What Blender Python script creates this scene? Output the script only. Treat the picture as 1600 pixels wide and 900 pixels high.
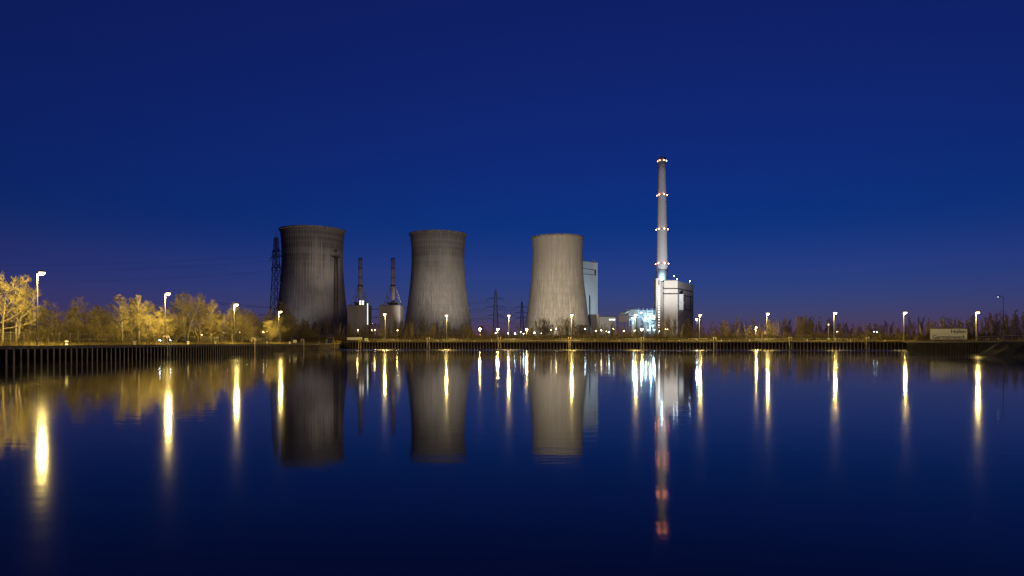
import bpy, math, random
from math import sin, cos, pi, radians, sqrt, atan2
from mathutils import Vector, Matrix

S = bpy.context.scene
COL = S.collection
for o in list(bpy.data.objects):
    bpy.data.objects.remove(o)

# ------------------------------------------------------------------ camera, sky, exposure
FP = 1043.0            # focal length in pixels of a 1600 px wide picture
HZ = 535.0             # horizon row
CAMZ = 2.9
cam = bpy.data.cameras.new('camera')
cam.sensor_width = 36.0
cam.lens = 36.0 * FP / 1600.0
cam.shift_y = (HZ - 450.0) / 1600.0
cam.clip_start = 0.5
cam.clip_end = 20000
camo = bpy.data.objects.new('camera', cam)
COL.objects.link(camo)
camo.location = (0, 0, CAMZ)
camo.rotation_euler = (radians(90), 0, 0)
S.camera = camo

W = bpy.data.worlds.new('World')
S.world = W
W.use_nodes = True
nt = W.node_tree
bg = nt.nodes['Background']
sky = nt.nodes.new('ShaderNodeTexSky')
sky.sky_type = 'NISHITA'
sky.sun_disc = False
sky.sun_elevation = radians(-0.9)
sky.sun_rotation = radians(12)
sky.ozone_density = 7.8
sky.air_density = 1.0
sky.dust_density = 0.0
# town light scattered low over the horizon
tcw = nt.nodes.new('ShaderNodeTexCoord')
spw = nt.nodes.new('ShaderNodeSeparateXYZ'); nt.links.new(tcw.outputs['Generated'], spw.inputs[0])
mrw = nt.nodes.new('ShaderNodeMapRange'); mrw.interpolation_type = 'SMOOTHERSTEP'
mrw.inputs['From Min'].default_value = 0.0; mrw.inputs['From Max'].default_value = .20
mrw.inputs['To Min'].default_value = 1; mrw.inputs['To Max'].default_value = 0
nt.links.new(spw.outputs['Z'], mrw.inputs['Value'])
glw = nt.nodes.new('ShaderNodeMix'); glw.data_type = 'RGBA'; glw.blend_type = 'ADD'
nt.links.new(mrw.outputs[0], glw.inputs[0]); nt.links.new(sky.outputs[0], glw.inputs[6]); glw.inputs[7].default_value = (.100, .030, .26, 1)
nt.links.new(glw.outputs[2], bg.inputs['Color'])
bg.inputs['Strength'].default_value = 0.31

S.view_settings.view_transform = 'Standard'
S.view_settings.look = 'None'
S.view_settings.exposure = 0.0
S.view_settings.gamma = 1.0
S.render.engine = 'CYCLES'
S.cycles.use_denoising = True
S.cycles.max_bounces = 6
S.cycles.diffuse_bounces = 2
S.cycles.glossy_bounces = 3
S.cycles.transmission_bounces = 2
S.cycles.sample_clamp_indirect = 4.0
S.cycles.filter_width = 1.45
S.cycles.use_light_tree = True

SODIUM = (1.0, 0.71, 0.18)
WARM = (1.0, 0.78, 0.50)
COOL = (0.42, 0.74, 1.0)

# ------------------------------------------------------------------ helpers
def P(px, y, d):
    """a place at depth d seen at column px, row y"""
    return Vector(((px - 800.0) / FP * d, d, CAMZ + (HZ - y) / FP * d))

class MB:
    def __init__(self):
        self.v = []; self.f = []; self.m = []; self.mi = 0
    def face(self, pts):
        b = len(self.v); self.v.extend([tuple(p) for p in pts])
        self.f.append(tuple(range(b, b + len(pts)))); self.m.append(self.mi)
    def box(self, x0, x1, y0, y1, z0, z1):
        b = len(self.v)
        self.v += [(x0,y0,z0),(x1,y0,z0),(x1,y1,z0),(x0,y1,z0),(x0,y0,z1),(x1,y0,z1),(x1,y1,z1),(x0,y1,z1)]
        for q in ((0,3,2,1),(4,5,6,7),(0,1,5,4),(1,2,6,5),(2,3,7,6),(3,0,4,7)):
            self.f.append(tuple(b+i for i in q)); self.m.append(self.mi)
        return self
    def beam(self, p, q, w, h, up=(0,0,1)):
        """box of width w and height h along p-q"""
        p = Vector(p); q = Vector(q); d = (q - p).normalized()
        u = Vector(up)
        if abs(d.dot(u)) > .98: u = Vector((0,1,0))
        s = d.cross(u).normalized(); u = s.cross(d).normalized()
        b = len(self.v)
        for e in (p, q):
            for a, c in ((-1,-1),(1,-1),(1,1),(-1,1)):
                self.v.append(tuple(e + s*(a*w/2) + u*(c*h/2)))
        for t in ((0,1,2,3),(7,6,5,4),(0,4,5,1),(1,5,6,2),(2,6,7,3),(3,7,4,0)):
            self.f.append(tuple(b+i for i in t)); self.m.append(self.mi)
        return self
    def tube(self, pts, rad, n=6, cap=True):
        pts = [Vector(p) for p in pts]
        if not isinstance(rad, (list, tuple)): rad = [rad]*len(pts)
        b = len(self.v)
        u = None
        for i, p in enumerate(pts):
            d = (pts[min(i+1, len(pts)-1)] - pts[max(i-1, 0)])
            if d.length < 1e-9: d = Vector((0,0,1))
            d.normalize()
            if u is None:
                u = d.cross(Vector((0,0,1)))
                if u.length < .05: u = d.cross(Vector((0,1,0)))
            u = (u - d*u.dot(d))
            if u.length < 1e-6: u = d.orthogonal()
            u.normalize()
            w = d.cross(u)
            for k in range(n):
                a = 2*pi*k/n
                self.v.append(tuple(p + (u*cos(a) + w*sin(a))*rad[i]))
        for i in range(len(pts)-1):
            for k in range(n):
                k2 = (k+1) % n
                self.f.append((b+i*n+k, b+i*n+k2, b+(i+1)*n+k2, b+(i+1)*n+k)); self.m.append(self.mi)
        if cap:
            self.f.append(tuple(b+k for k in range(n-1,-1,-1))); self.m.append(self.mi)
            self.f.append(tuple(b+(len(pts)-1)*n+k for k in range(n))); self.m.append(self.mi)
        return self
    def lathe(self, prof, n=24, c=(0,0,0), closed=False):
        b = len(self.v)
        for r, z in prof:
            for k in range(n):
                a = 2*pi*k/n
                self.v.append((c[0]+r*cos(a), c[1]+r*sin(a), c[2]+z))
        L = len(prof)
        for i in range(L if closed else L-1):
            j = (i+1) % L
            for k in range(n):
                k2 = (k+1) % n
                self.f.append((b+i*n+k, b+i*n+k2, b+j*n+k2, b+j*n+k)); self.m.append(self.mi)
        return self
    def build(self, name, mats, parent=None, smooth=False, loc=None):
        me = bpy.data.meshes.new(name)
        me.from_pydata(self.v, [], self.f)
        if not isinstance(mats, (list, tuple)): mats = [mats]
        for m in mats: me.materials.append(m)
        if len(mats) > 1: me.polygons.foreach_set('material_index', self.m)
        if smooth: me.polygons.foreach_set('use_smooth', [True]*len(me.polygons))
        me.update()
        o = bpy.data.objects.new(name, me)
        COL.objects.link(o)
        if parent is not None: o.parent = parent
        if loc is not None: o.location = loc
        return o

def tag(o, label=None, cat=None, group=None, kind=None):
    if label: o['label'] = label
    if cat: o['category'] = cat
    if group: o['group'] = group
    if kind: o['kind'] = kind
    return o

def thing(name, label, cat, loc=(0,0,0), rz=0.0, group=None):
    o = bpy.data.objects.new(name, None)
    COL.objects.link(o)
    o.location = loc
    o.rotation_euler = (0, 0, rz)
    o.empty_display_size = .5
    return tag(o, label, cat, group)

KIDS = {}
def copy_tree(o, parent=None, lights=True):
    c = o.copy()
    COL.objects.link(c)
    if parent is not None: c.parent = parent
    for ch in [x for x in bpy.data.objects if x.parent == o]:
        copy_tree(ch, c)
    return c

class Proto:
    """a thing with its parts, copied as often as wanted"""
    def __init__(self, root):
        self.root = root; self.used = False
        self.kids = [(x, [g for g in bpy.data.objects if g.parent == x]) for x in bpy.data.objects if x.parent == root]
    def put(self, loc, rz=0.0, sc=1.0, label=None, group=None):
        if not self.used:
            self.used = True; r = self.root
        else:
            r = self.root.copy(); COL.objects.link(r)
            for ch, gs in self.kids:
                c = ch.copy(); COL.objects.link(c); c.parent = r
                for g in gs:
                    d = g.copy(); COL.objects.link(d); d.parent = c
        r.location = loc; r.rotation_euler = (0,0,rz)
        r.scale = (sc,sc,sc) if not isinstance(sc, (tuple,list)) else sc
        if label: r['label'] = label
        if group: r['group'] = group
        return r

def light(kind, name, energy, color, parent, loc, radius=.3, aim=None, size=60, blend=.7):
    L = bpy.data.lights.new(name, kind)
    L.energy = energy; L.color = color
    L.shadow_soft_size = radius
    o = bpy.data.objects.new(name, L); COL.objects.link(o)
    if parent is not None: o.parent = parent
    o.location = loc
    if kind == 'SPOT':
        L.spot_size = radians(size); L.spot_blend = blend
        d = Vector(aim)
        o.rotation_euler = d.to_track_quat('-Z', 'Y').to_euler()
    return o

# ------------------------------------------------------------------ materials
def mat(name, col, rough=.8, metal=0.0, var=0.0, scale=1.0, stretch=(1,1,1), col2=None, bump=0.0, bscale=None, spec=.3):
    m = bpy.data.materials.new(name)
    m.use_nodes = True
    n = m.node_tree; b = n.nodes['Principled BSDF']
    b.inputs['Roughness'].default_value = rough
    b.inputs['Metallic'].default_value = metal
    b.inputs['Specular IOR Level'].default_value = spec
    if var > 0 or col2 is not None:
        tc = n.nodes.new('ShaderNodeTexCoord')
        mp = n.nodes.new('ShaderNodeMapping'); mp.inputs['Scale'].default_value = stretch
        nz = n.nodes.new('ShaderNodeTexNoise'); nz.inputs['Scale'].default_value = scale; nz.inputs['Detail'].default_value = 6
        nz.inputs['Roughness'].default_value = .62
        rp = n.nodes.new('ShaderNodeValToRGB')
        c2 = col2 if col2 is not None else tuple(c*(1-var) for c in col)
        c1 = col if col2 is not None else tuple(min(1, c*(1+var)) for c in col)
        rp.color_ramp.elements[0].position = .36; rp.color_ramp.elements[1].position = .66
        rp.color_ramp.elements[0].color = (*c2, 1); rp.color_ramp.elements[1].color = (*c1, 1)
        n.links.new(tc.outputs['Object'], mp.inputs[0]); n.links.new(mp.outputs[0], nz.inputs['Vector'])
        n.links.new(nz.outputs['Fac'], rp.inputs[0]); n.links.new(rp.outputs[0], b.inputs['Base Color'])
        if bump > 0:
            bp = n.nodes.new('ShaderNodeBump'); bp.inputs['Strength'].default_value = bump
            nb = n.nodes.new('ShaderNodeTexNoise'); nb.inputs['Scale'].default_value = bscale or scale*4
            n.links.new(tc.outputs['Object'], nb.inputs['Vector'])
            n.links.new(nb.outputs['Fac'], bp.inputs['Height']); n.links.new(bp.outputs[0], b.inputs['Normal'])
    else:
        b.inputs['Base Color'].default_value = (*col, 1)
    return m

def emit(name, col, strength, sample=True):
    m = bpy.data.materials.new(name); m.use_nodes = True
    n = m.node_tree; b = n.nodes['Principled BSDF']
    b.inputs['Base Color'].default_value = (.8,.8,.8,1)
    b.inputs['Emission Color'].default_value = (*col, 1)
    b.inputs['Emission Strength'].default_value = strength
    if not sample: m.cycles.emission_sampling = 'NONE'
    return m

def concrete_tower(name, base, stain, top, amount, zbase):
    """board-marked concrete: vertical weather streaks, a soot stain hanging from the rim, faint lift joints"""
    m = bpy.data.materials.new(name); m.use_nodes = True
    n = m.node_tree; b = n.nodes['Principled BSDF']; L = n.links.new
    b.inputs['Roughness'].default_value = .9; b.inputs['Specular IOR Level'].default_value = .15
    tc = n.nodes.new('ShaderNodeTexCoord')
    sep = n.nodes.new('ShaderNodeSeparateXYZ'); L(tc.outputs['Object'], sep.inputs[0])
    def noise(stretch, scale, detail=5):
        mp = n.nodes.new('ShaderNodeMapping'); mp.inputs['Scale'].default_value = stretch
        nz = n.nodes.new('ShaderNodeTexNoise'); nz.inputs['Scale'].default_value = scale; nz.inputs['Detail'].default_value = detail
        L(tc.outputs['Object'], mp.inputs[0]); L(mp.outputs[0], nz.inputs['Vector']); return nz.outputs['Fac']
    def math_(op, a, c, clamp=False):
        q = n.nodes.new('ShaderNodeMath'); q.operation = op; q.use_clamp = clamp
        for i, x in enumerate((a, c)):
            if hasattr(x, 'links'): L(x, q.inputs[i])
            else: q.inputs[i].default_value = x
        return q.outputs[0]
    def mix(f, a, c):
        q = n.nodes.new('ShaderNodeMix'); q.data_type = 'RGBA'
        L(f, q.inputs[0])
        for i, x in ((6, a), (7, c)):
            if hasattr(x, 'links'): L(x, q.inputs[i])
            else: q.inputs[i].default_value = (*x, 1)
        return q.outputs[2]
    streak = noise((1, 1, .018), .55, 6)
    fine = noise((1, 1, .01), 1.4, 3)
    blot = noise((1, 1, .6), .035, 4)
    # soot: starts at the rim, its lower edge ragged
    h = math_('MULTIPLY', math_('SUBTRACT', sep.outputs['Z'], zbase), 1.0/(top-zbase))
    edge = math_('ADD', h, math_('MULTIPLY', math_('SUBTRACT', streak, .5), 1.7))
    edge = math_('ADD', edge, math_('MULTIPLY', math_('SUBTRACT', blot, .5), 2.0))
    soot = math_('MULTIPLY', math_('MULTIPLY', math_('SUBTRACT', edge, .05), 1.3, True), amount)
    c = mix(math_('MULTIPLY', math_('SUBTRACT', streak, .35), 2.2, True), tuple(x*.66 for x in base), tuple(min(1,x*1.18) for x in base))
    c = mix(math_('MULTIPLY', math_('SUBTRACT', fine, .52), 4.0, True), c, tuple(x*.50 for x in base))
    c = mix(soot, c, stain)
    lift = noise((.002, .002, 1), .16, 2)
    c = mix(math_('MULTIPLY', math_('SUBTRACT', lift, .45), 2.4, True), c, tuple(x*.72 for x in base))
    jz = math_('FRACT', math_('MULTIPLY', sep.outputs['Z'], 1/7.5), 0)
    joint = math_('MULTIPLY', math_('LESS_THAN', jz, .06), .28)
    c = mix(joint, c, tuple(x*.5 for x in base))
    L(c, b.inputs['Base Color'])
    return m

M = {}
M['galv'] = mat('galvanised_steel', (.38,.38,.37), .55, .3, .2, 2.0)
M['pole'] = mat('weathered_pole', (.20,.20,.19), .7, .2, .2, 2.0)
M['dark_steel'] = mat('dark_steel', (.055,.052,.05), .6, .3, .3, 1.0)
M['lattice'] = mat('lattice_steel', (.09,.088,.085), .6, .2)
M['shaded_rust_pan'] = mat('shaded_rusty_pile_steel', (.07,.048,.032), .85, .1, scale=.9, stretch=(1,1,.35), col2=(.022,.018,.015))  # rusty steel, with the shade of the recessed pans put into the dark colour
M['worn_lit_edge'] = mat('worn_lit_pile_edge', (.58,.46,.32), .6, .1, scale=1.3, stretch=(1,1,.4), col2=(.25,.18,.11))  # rubbed flange steel, with the light it catches put into the pale colour
M['shaded_edge'] = mat('shaded_pile_edge', (.075,.062,.048), .75, .05, scale=1.3, stretch=(1,1,.4), col2=(.025,.021,.017))  # darker copy of the edge steel: the right wall's shade is in the colour
M['coping'] = mat('coping_concrete', (.34,.30,.24), .9, 0, scale=1.2, col2=(.16,.14,.11), bump=.3)
M['concrete'] = mat('pale_concrete', (.36,.34,.31), .9, 0, .22, .06, (1,1,.25))
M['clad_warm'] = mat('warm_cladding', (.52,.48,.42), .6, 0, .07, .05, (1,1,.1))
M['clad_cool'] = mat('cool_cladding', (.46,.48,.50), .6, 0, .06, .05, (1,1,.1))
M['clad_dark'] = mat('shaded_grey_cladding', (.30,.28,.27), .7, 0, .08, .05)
M['band'] = mat('dark_band', (.05,.05,.055), .6)
M['glass'] = mat('dark_glass', (.03,.035,.045), .15, 0, spec=.6)
M['bark'] = mat('bark', (.30,.25,.17), .9, 0, .35, 3.0)
M['bark_pale'] = mat('birch_bark', (.50,.46,.38), .85, 0, .3, 4.0)
M['twig'] = mat('twig', (.34,.285,.14), .9, 0, .3, .8)
M['twig_dark'] = mat('dark_twig', (.22,.175,.12), .9, 0, .3, .5)
M['straw'] = mat('dry_grass', (.36,.29,.12), .95, 0, scale=.7, col2=(.14,.12,.05))
M['brush'] = mat('undergrowth', (.15,.115,.06), .95, 0, scale=.3, col2=(.06,.05,.03))
M['ground'] = mat('winter_ground', (.12,.10,.06), 1.0, 0, scale=.25, col2=(.05,.05,.03), bump=.3, spec=.0)
M['gravel'] = mat('gravel', (.22,.19,.15), .95, 0, scale=1.8, col2=(.11,.10,.08), bump=.3)
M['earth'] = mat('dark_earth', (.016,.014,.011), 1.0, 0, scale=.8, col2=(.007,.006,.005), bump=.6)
M['white'] = mat('white_paint', (.72,.72,.70), .5, 0, .06, .8)
M['yellow'] = mat('yellow_paint', (.70,.48,.04), .5, 0, .12, 1.5)
M['blue'] = mat('blue_paint', (.06,.12,.40), .5)
M['sign_white'] = mat('sign_sheet', (.27,.29,.46), .45, 0, .05, .3)
M['black'] = mat('black_lettering', (.015,.015,.017), .6)
M['rubber'] = mat('rubber', (.02,.02,.02), .9)
M['cable'] = mat('cable', (.16,.16,.18), .5, .3)
M['lens_sodium'] = emit('lit_sodium_lens', (1.0,.74,.36), 7, False)
M['lens_warm'] = emit('lit_warm_lens', (1.0,.66,.24), 120)
M['lens_small'] = emit('lit_small_lens', (1.0,.74,.42), 55)
M['lens_cool'] = emit('lit_cool_lens', (.62,.86,1.0), 75)
M['lens_red'] = emit('lit_red_lens', (1.0,.28,.12), 38)
M['lens_dim'] = emit('lit_dim_lens', (.75,.9,1.0), 3)
M['lit_window'] = emit('lit_window', (.80,.93,1.0), 3.2)
M['lit_window_warm'] = emit('lit_window_warm', (1.0,.88,.66), 1.6)

# ------------------------------------------------------------------ plan of the harbour
QL, QF, QR = 2.45, 3.3, 3.3            # quay heights: left, far, right
def left_wall(px):                     # a place on the left wall line at column px
    k = 12.6 - .01747*px
    d = FP/k
    return Vector(((px-800)/FP*d, d, 0))
L0 = left_wall(0); L1 = left_wall(534)
LD = (L1 - L0).normalized()            # along the left wall, away from the camera
LNEAR = L0 - LD*125
def far_wall(px):
    i0, i1 = 1/315.0, 1/272.0
    d = 1/(i0 + (i1-i0)*(px-540)/(1415-540))
    return Vector(((px-800)/FP*d, d, 0))
F0 = far_wall(533); F1 = far_wall(1418)
R0 = Vector(((1415-800)/FP*240, 240, 0)); R1 = Vector(((1600-800)/FP*141, 141, 0))
RD = (R1-R0).normalized()
RNEAR = R1 + RD*175
def right_wall(px):                    # intersection of column px with the right wall
    t = (px-800)/FP
    d = R1 - R0
    s = (t*R0.y - R0.x)/(d.x - t*d.y)
    return R0 + d*s

def wall(p, q, top, label, flip=1, period=1.4, edge='worn_lit_edge'):
    p = Vector(p); q = Vector(q)
    a = (q-p); Ln = a.length; a.normalize()
    nrm = Vector((a.y, -a.x, 0))*flip           # towards the water
    t = thing('quay_wall', label, 'quay wall', p)
    m = MB(); x = 0.0
    fl, wb, dep = .36, .16, .46
    while x < Ln:
        prof = [(x,0,0),(x+fl,0,1),(x+fl+wb,-dep,1),(x+period-wb,-dep,1),(x+period,0,0)]
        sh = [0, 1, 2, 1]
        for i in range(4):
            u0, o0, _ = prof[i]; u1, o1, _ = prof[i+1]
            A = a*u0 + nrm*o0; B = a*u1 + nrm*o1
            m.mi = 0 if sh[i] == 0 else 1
            pts = [(A.x,A.y,-1.6),(B.x,B.y,-1.6),(B.x,B.y,top-.42),(A.x,A.y,top-.42)]
            if flip < 0: pts.reverse()
            m.face(pts)
        x += period
    m.build('sheet_piling', [M[edge], M['shaded_rust_pan']], t)
    c = MB()
    n0 = 0.0
    while n0 < Ln:                              # cap beam cast in lengths with open joints
        n1 = min(Ln, n0+12.0)
        A = a*n0; B = a*(n1-.03)
        c.beam(A - nrm*.22 + Vector((0,0,top-.2)), B - nrm*.22 + Vector((0,0,top-.2)), .72, .46)
        n0 = n1
    c.build('cap_beam', M['coping'], t)
    return t

def wbeam(*a): pass
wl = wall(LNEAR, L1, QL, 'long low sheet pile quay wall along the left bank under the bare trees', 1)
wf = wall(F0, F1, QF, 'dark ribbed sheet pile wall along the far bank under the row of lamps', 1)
wr = wall(R0, RNEAR, QR, 'nearly black sheet pile wall at the right edge below the harbour sign', 1, 1.4, 'shaded_edge')
# the return of the right wall back to the far wall
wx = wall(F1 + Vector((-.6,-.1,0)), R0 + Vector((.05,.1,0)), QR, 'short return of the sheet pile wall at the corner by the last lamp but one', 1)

# water and ground
def water_material():
    m = bpy.data.materials.new('harbour_water'); m.use_nodes = True
    n = m.node_tree; b = n.nodes['Principled BSDF']; L = n.links.new
    b.inputs['Base Color'].default_value = (.010,.011,.012,1)
    b.inputs['IOR'].default_value = 1.33
    b.inputs['Specular IOR Level'].default_value = .5
    tc = n.nodes.new('ShaderNodeTexCoord')
    sep = n.nodes.new('ShaderNodeSeparateXYZ'); L(tc.outputs['Object'], sep.inputs[0])
    # a breath of wind ruffles the strip under the far quay
    mr = n.nodes.new('ShaderNodeMapRange'); mr.inputs['From Min'].default_value = 200; mr.inputs['From Max'].default_value = 262
    mr.inputs['To Min'].default_value = 0; mr.inputs['To Max'].default_value = 1; mr.interpolation_type = 'SMOOTHSTEP'
    L(sep.outputs['Y'], mr.inputs['Value'])
    nz = n.nodes.new('ShaderNodeTexNoise'); nz.inputs['Scale'].default_value = .035; nz.inputs['Detail'].default_value = 5
    L(tc.outputs['Object'], nz.inputs['Vector'])
    add = n.nodes.new('ShaderNodeMath'); add.operation = 'MULTIPLY_ADD'
    L(mr.outputs[0], add.inputs[0]); add.inputs[1].default_value = .15
    q = n.nodes.new('ShaderNodeMath'); q.operation = 'MULTIPLY_ADD'
    L(nz.outputs['Fac'], q.inputs[0]); q.inputs[1].default_value = .11; q.inputs[2].default_value = .008
    L(q.outputs[0], add.inputs[2])
    L(add.outputs[0], b.inputs['Roughness'])
    mp = n.nodes.new('ShaderNodeMapping'); mp.inputs['Scale'].default_value = (.5, 1.3, 1)
    L(tc.outputs['Object'], mp.inputs[0])
    n2 = n.nodes.new('ShaderNodeTexNoise'); n2.inputs['Scale'].default_value = .9; n2.inputs['Detail'].default_value = 3
    L(mp.outputs[0], n2.inputs['Vector'])
    bp = n.nodes.new('ShaderNodeBump'); bp.inputs['Strength'].default_value = .05; bp.inputs['Distance'].default_value = .12
    n3 = n.nodes.new('ShaderNodeTexNoise'); n3.inputs['Scale'].default_value = .045; n3.inputs['Detail'].default_value = 2
    L(tc.outputs['Object'], n3.inputs['Vector'])
    r3 = n.nodes.new('ShaderNodeMapRange'); r3.inputs['From Min'].default_value = .38; r3.inputs['From Max'].default_value = .68
    r3.inputs['To Min'].default_value = .15; r3.inputs['To Max'].default_value = 1.6; L(n3.outputs['Fac'], r3.inputs['Value'])
    m3 = n.nodes.new('ShaderNodeMath'); m3.operation = 'MULTIPLY'; L(n2.outputs['Fac'], m3.inputs[0]); L(r3.outputs[0], m3.inputs[1])
    L(m3.outputs[0], bp.inputs['Height']); L(bp.outputs[0], b.inputs['Normal'])
    return m
w = MB(); w.face([(-400,-60,0),(400,-60,0),(400,420,0),(-400,420,0)])
tag(w.build('water', water_material()), kind='structure')

def poly_ground(name, pts, z, m_):
    g = MB(); g.face([(p[0],p[1],z) for p in pts])
    return tag(g.build(name, m_), kind='structure')
INL = Vector((-LD.y, LD.x, 0))          # inland from the left wall
SIDE = INL*.3
lw = [LNEAR + INL*.25, L0 + LD*172 + INL*.25]
poly_ground('ground', [lw[0], lw[1], lw[1]+Vector((-6000,900,0)), (-6000,-60,0)], QL-.02, M['ground'])
far0 = L1 + Vector((-.2,4.0,0))
ramp = MB(); ZL = Vector((0,0,QL-.02)); ZF = Vector((0,0,QF-.02)); e1 = L1 + INL*.25 + Vector((0,.3,0))
ramp.face([lw[1]+ZL, e1+ZL, e1+INL*8+ZL, lw[1]+INL*8+ZL])                       # level strip behind the wall
ramp.face([lw[1]+INL*8+ZL, e1+INL*8+ZL, e1+INL*11+ZF, lw[1]+INL*11+ZL])         # low bank
ramp.face([lw[1]+INL*11+ZL, e1+INL*11+ZF, e1+Vector((-6000,1100,0))+ZF, lw[1]+Vector((-6000,900,0))+ZL])
ramp.face([e1+ZL, e1+Vector((0,.5,0))+ZF, e1+INL*11+Vector((0,.5,0))+ZF, e1+INL*8+ZL])
tag(ramp.build('ground', M['ground']), kind='structure')
gf = MB(); gf.face([(L1.x-.2,L1.y+.2,QF-.024),(F0.x+.1,F0.y+.3,QF-.024),(F1.x,F1.y+.3,QF-.024),(R0.x+.3,R0.y,QF-.024),(RNEAR.x+.3,RNEAR.y,QF-.024),(6000,-60,QF-.024),(6000,9000,QF-.024),(-6000,9000,QF-.024),(-6000,1400,QF-.024)])
tag(gf.build('ground', M['ground']), kind='structure')
rd = MB()
a0 = far_wall(545); a1 = far_wall(1412)
rd.face([(a0.x,a0.y+.8,QF-.02),(a1.x,a1.y+.8,QF-.02),(a1.x+3,a1.y+9,QF-.02),(a0.x-3,a0.y+9,QF-.02)])
tag(rd.build('quay_path', M['gravel']), kind='structure')
rl = MB(); p0 = LNEAR+INL*.7; p1 = L0+LD*165+INL*.7
rl.face([(p0.x,p0.y,QL-.016),(p1.x,p1.y,QL-.016),((p1+INL*3).x,(p1+INL*3).y,QL-.016),((p0+INL*3).x,(p0+INL*3).y,QL-.016)])
tag(rl.build('quay_path', M['gravel']), kind='structure')
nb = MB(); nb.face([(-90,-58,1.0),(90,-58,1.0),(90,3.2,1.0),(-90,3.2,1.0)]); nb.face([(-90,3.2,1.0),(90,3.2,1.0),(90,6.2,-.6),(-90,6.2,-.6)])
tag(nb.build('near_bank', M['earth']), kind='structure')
# dark earth slope in front of the right wall
em = MB(); rnd = random.Random(5)
s0 = right_wall(1528); segs = 26; prev = None
RN = Vector((-RD.y, RD.x, 0));
if RN.x > 0: RN = -RN
for i in range(segs+1):
    p = s0 + RD*(i*5.0)
    w_ = min(1, i/4.0)
    row = [p - RN*.6 + Vector((0,0,QR-.06)), p + RN*(.4+1.0*w_) + Vector((0,0,(QR-.25)*w_ - (1-w_)*.4 + rnd.uniform(-.1,.1))),
           p + RN*(.8+2.6*w_) + Vector((0,0,1.5*w_-(1-w_)*.5+rnd.uniform(-.2,.2))), p + RN*(1.2+4.6*w_) + Vector((0,0,.2+rnd.uniform(-.15,.1)-.7*(1-w_))), p + RN*(2+5.5*w_) + Vector((0,0,-.8))]
    if prev:
        for j in range(4): em.face([prev[j], prev[j+1], row[j+1], row[j]])
    prev = row
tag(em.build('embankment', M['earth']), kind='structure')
# stones where the two walls meet
sp = far_wall(541)
rk = MB(); rnd = random.Random(8)
for i in range(46):
    x = rnd.uniform(-2.6,3.0); h = max(.15, 2.6*(1-abs(x+.6)/3.4))*rnd.random()
    r = rnd.uniform(.35,.75); c = Vector((x, rnd.uniform(-1.8,.2)*(1-h/3.2) - .4, h-.1))
    b0 = len(rk.v); pr = []
    for lat in (-.9,-.3,.4,.95):
        pr.append((r*cos(lat*1.45)*rnd.uniform(.8,1.1), r*sin(lat*1.45)*.75))
    rk.lathe(pr, 7, c)
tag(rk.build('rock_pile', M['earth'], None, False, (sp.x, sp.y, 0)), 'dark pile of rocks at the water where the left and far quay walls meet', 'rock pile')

# ------------------------------------------------------------------ cooling towers
def cooling_tower(px, d, rows, label, material, zlift=0):
    """rows: (row in the picture, radius in px), from the ground up"""
    c = P(px, HZ, d)
    t = thing('cooling_tower', label, 'cooling tower', (c.x, d, QF), 0, 'cooling towers of the power station')
    prof = []
    for y, r in rows:
        z = CAMZ + (HZ - y)/FP*d - QF
        prof.append((r/FP*d, z))
    prof[0] = (prof[0][0], 0.0)
    # smooth the profile
    zs = [p[1] for p in prof]
    def rad(z):
        for i in range(len(prof)-1):
            if z <= prof[i+1][1] or i == len(prof)-2:
                z0, z1 = prof[i][1], prof[i+1][1]; u = (z-z0)/(z1-z0)
                r0, r1 = prof[i][0], prof[i+1][0]
                m0 = (prof[i+1][0]-prof[i-1][0])/(prof[i+1][1]-prof[i-1][1]) if i > 0 else (r1-r0)/(z1-z0)
                m1 = (prof[i+2][0]-prof[i][0])/(prof[i+2][1]-prof[i][1]) if i+2 < len(prof) else (r1-r0)/(z1-z0)
                h = z1-z0
                return (2*u**3-3*u**2+1)*r0 + (u**3-2*u**2+u)*h*m0 + (-2*u**3+3*u**2)*r1 + (u**3-u**2)*h*m1
    top = zs[-1]; NV = 40; NR = 68; sub = 5
    s = MB(); n = NR*sub
    for j in range(NV+1):
        z = 7.0 + (top-7.0)*j/NV; r = rad(z)
        for k in range(n):
            a = 2*pi*k/n
            rr = r + (.20 if k % sub == 0 else 0)
            s.v.append((rr*cos(a), rr*sin(a), z))
    for j in range(NV):
        for k in range(n):
            k2 = (k+1) % n
            s.f.append((j*n+k, j*n+k2, (j+1)*n+k2, (j+1)*n+k)); s.m.append(0)
    inner = [(rad(7.0+(top-7.0)*j/20)-.9, 7.0+(top-7.0)*j/20) for j in range(20,-1,-1)]
    s.lathe(inner, 96)
    s.build('shell', material, t)
    rt = rad(top)
    g = MB(); g.lathe([(rt-.95,top-.3),(rt+1.1,top-.3),(rt+1.5,top+.1),(rt+1.5,top+1.1),(rt+1.15,top+1.1),(rt+1.15,top+.4),(rt-.95,top+.4)], 120, closed=True)
    g.build('rim_gallery', M['rim'], t)
    g = MB(); r0 = rad(7.0)
    for k in range(36):
        a = 2*pi*k/36; bb = 2*pi*(k+.5)/36; cc = 2*pi*(k-.5)/36
        A = Vector(((r0-.4)*cos(a),(r0-.4)*sin(a),7.2))
        for q in (bb, cc):
            g.beam(A, Vector(((r0+2.5)*cos(q),(r0+2.5)*sin(q),0)), .8, .8)
    g.build('raking_columns', M['concrete'], t)
    b = MB(); b.lathe([(r0+4,-.5),(r0+4,1.2),(r0+3.4,1.2),(r0+3.4,-.5)], 72); b.build('basin_wall', M['concrete'], t)
    return t
M['rim'] = mat('rim_concrete', (.20,.185,.16), .9, 0, scale=.4, col2=(.07,.065,.06))
ct1 = concrete_tower('sooty_concrete', (.34,.315,.28), (.06,.055,.055), 98, .88, 34)
ct2 = concrete_tower('streaked_concrete', (.37,.35,.315), (.085,.08,.08), 103, .82, 50)
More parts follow.
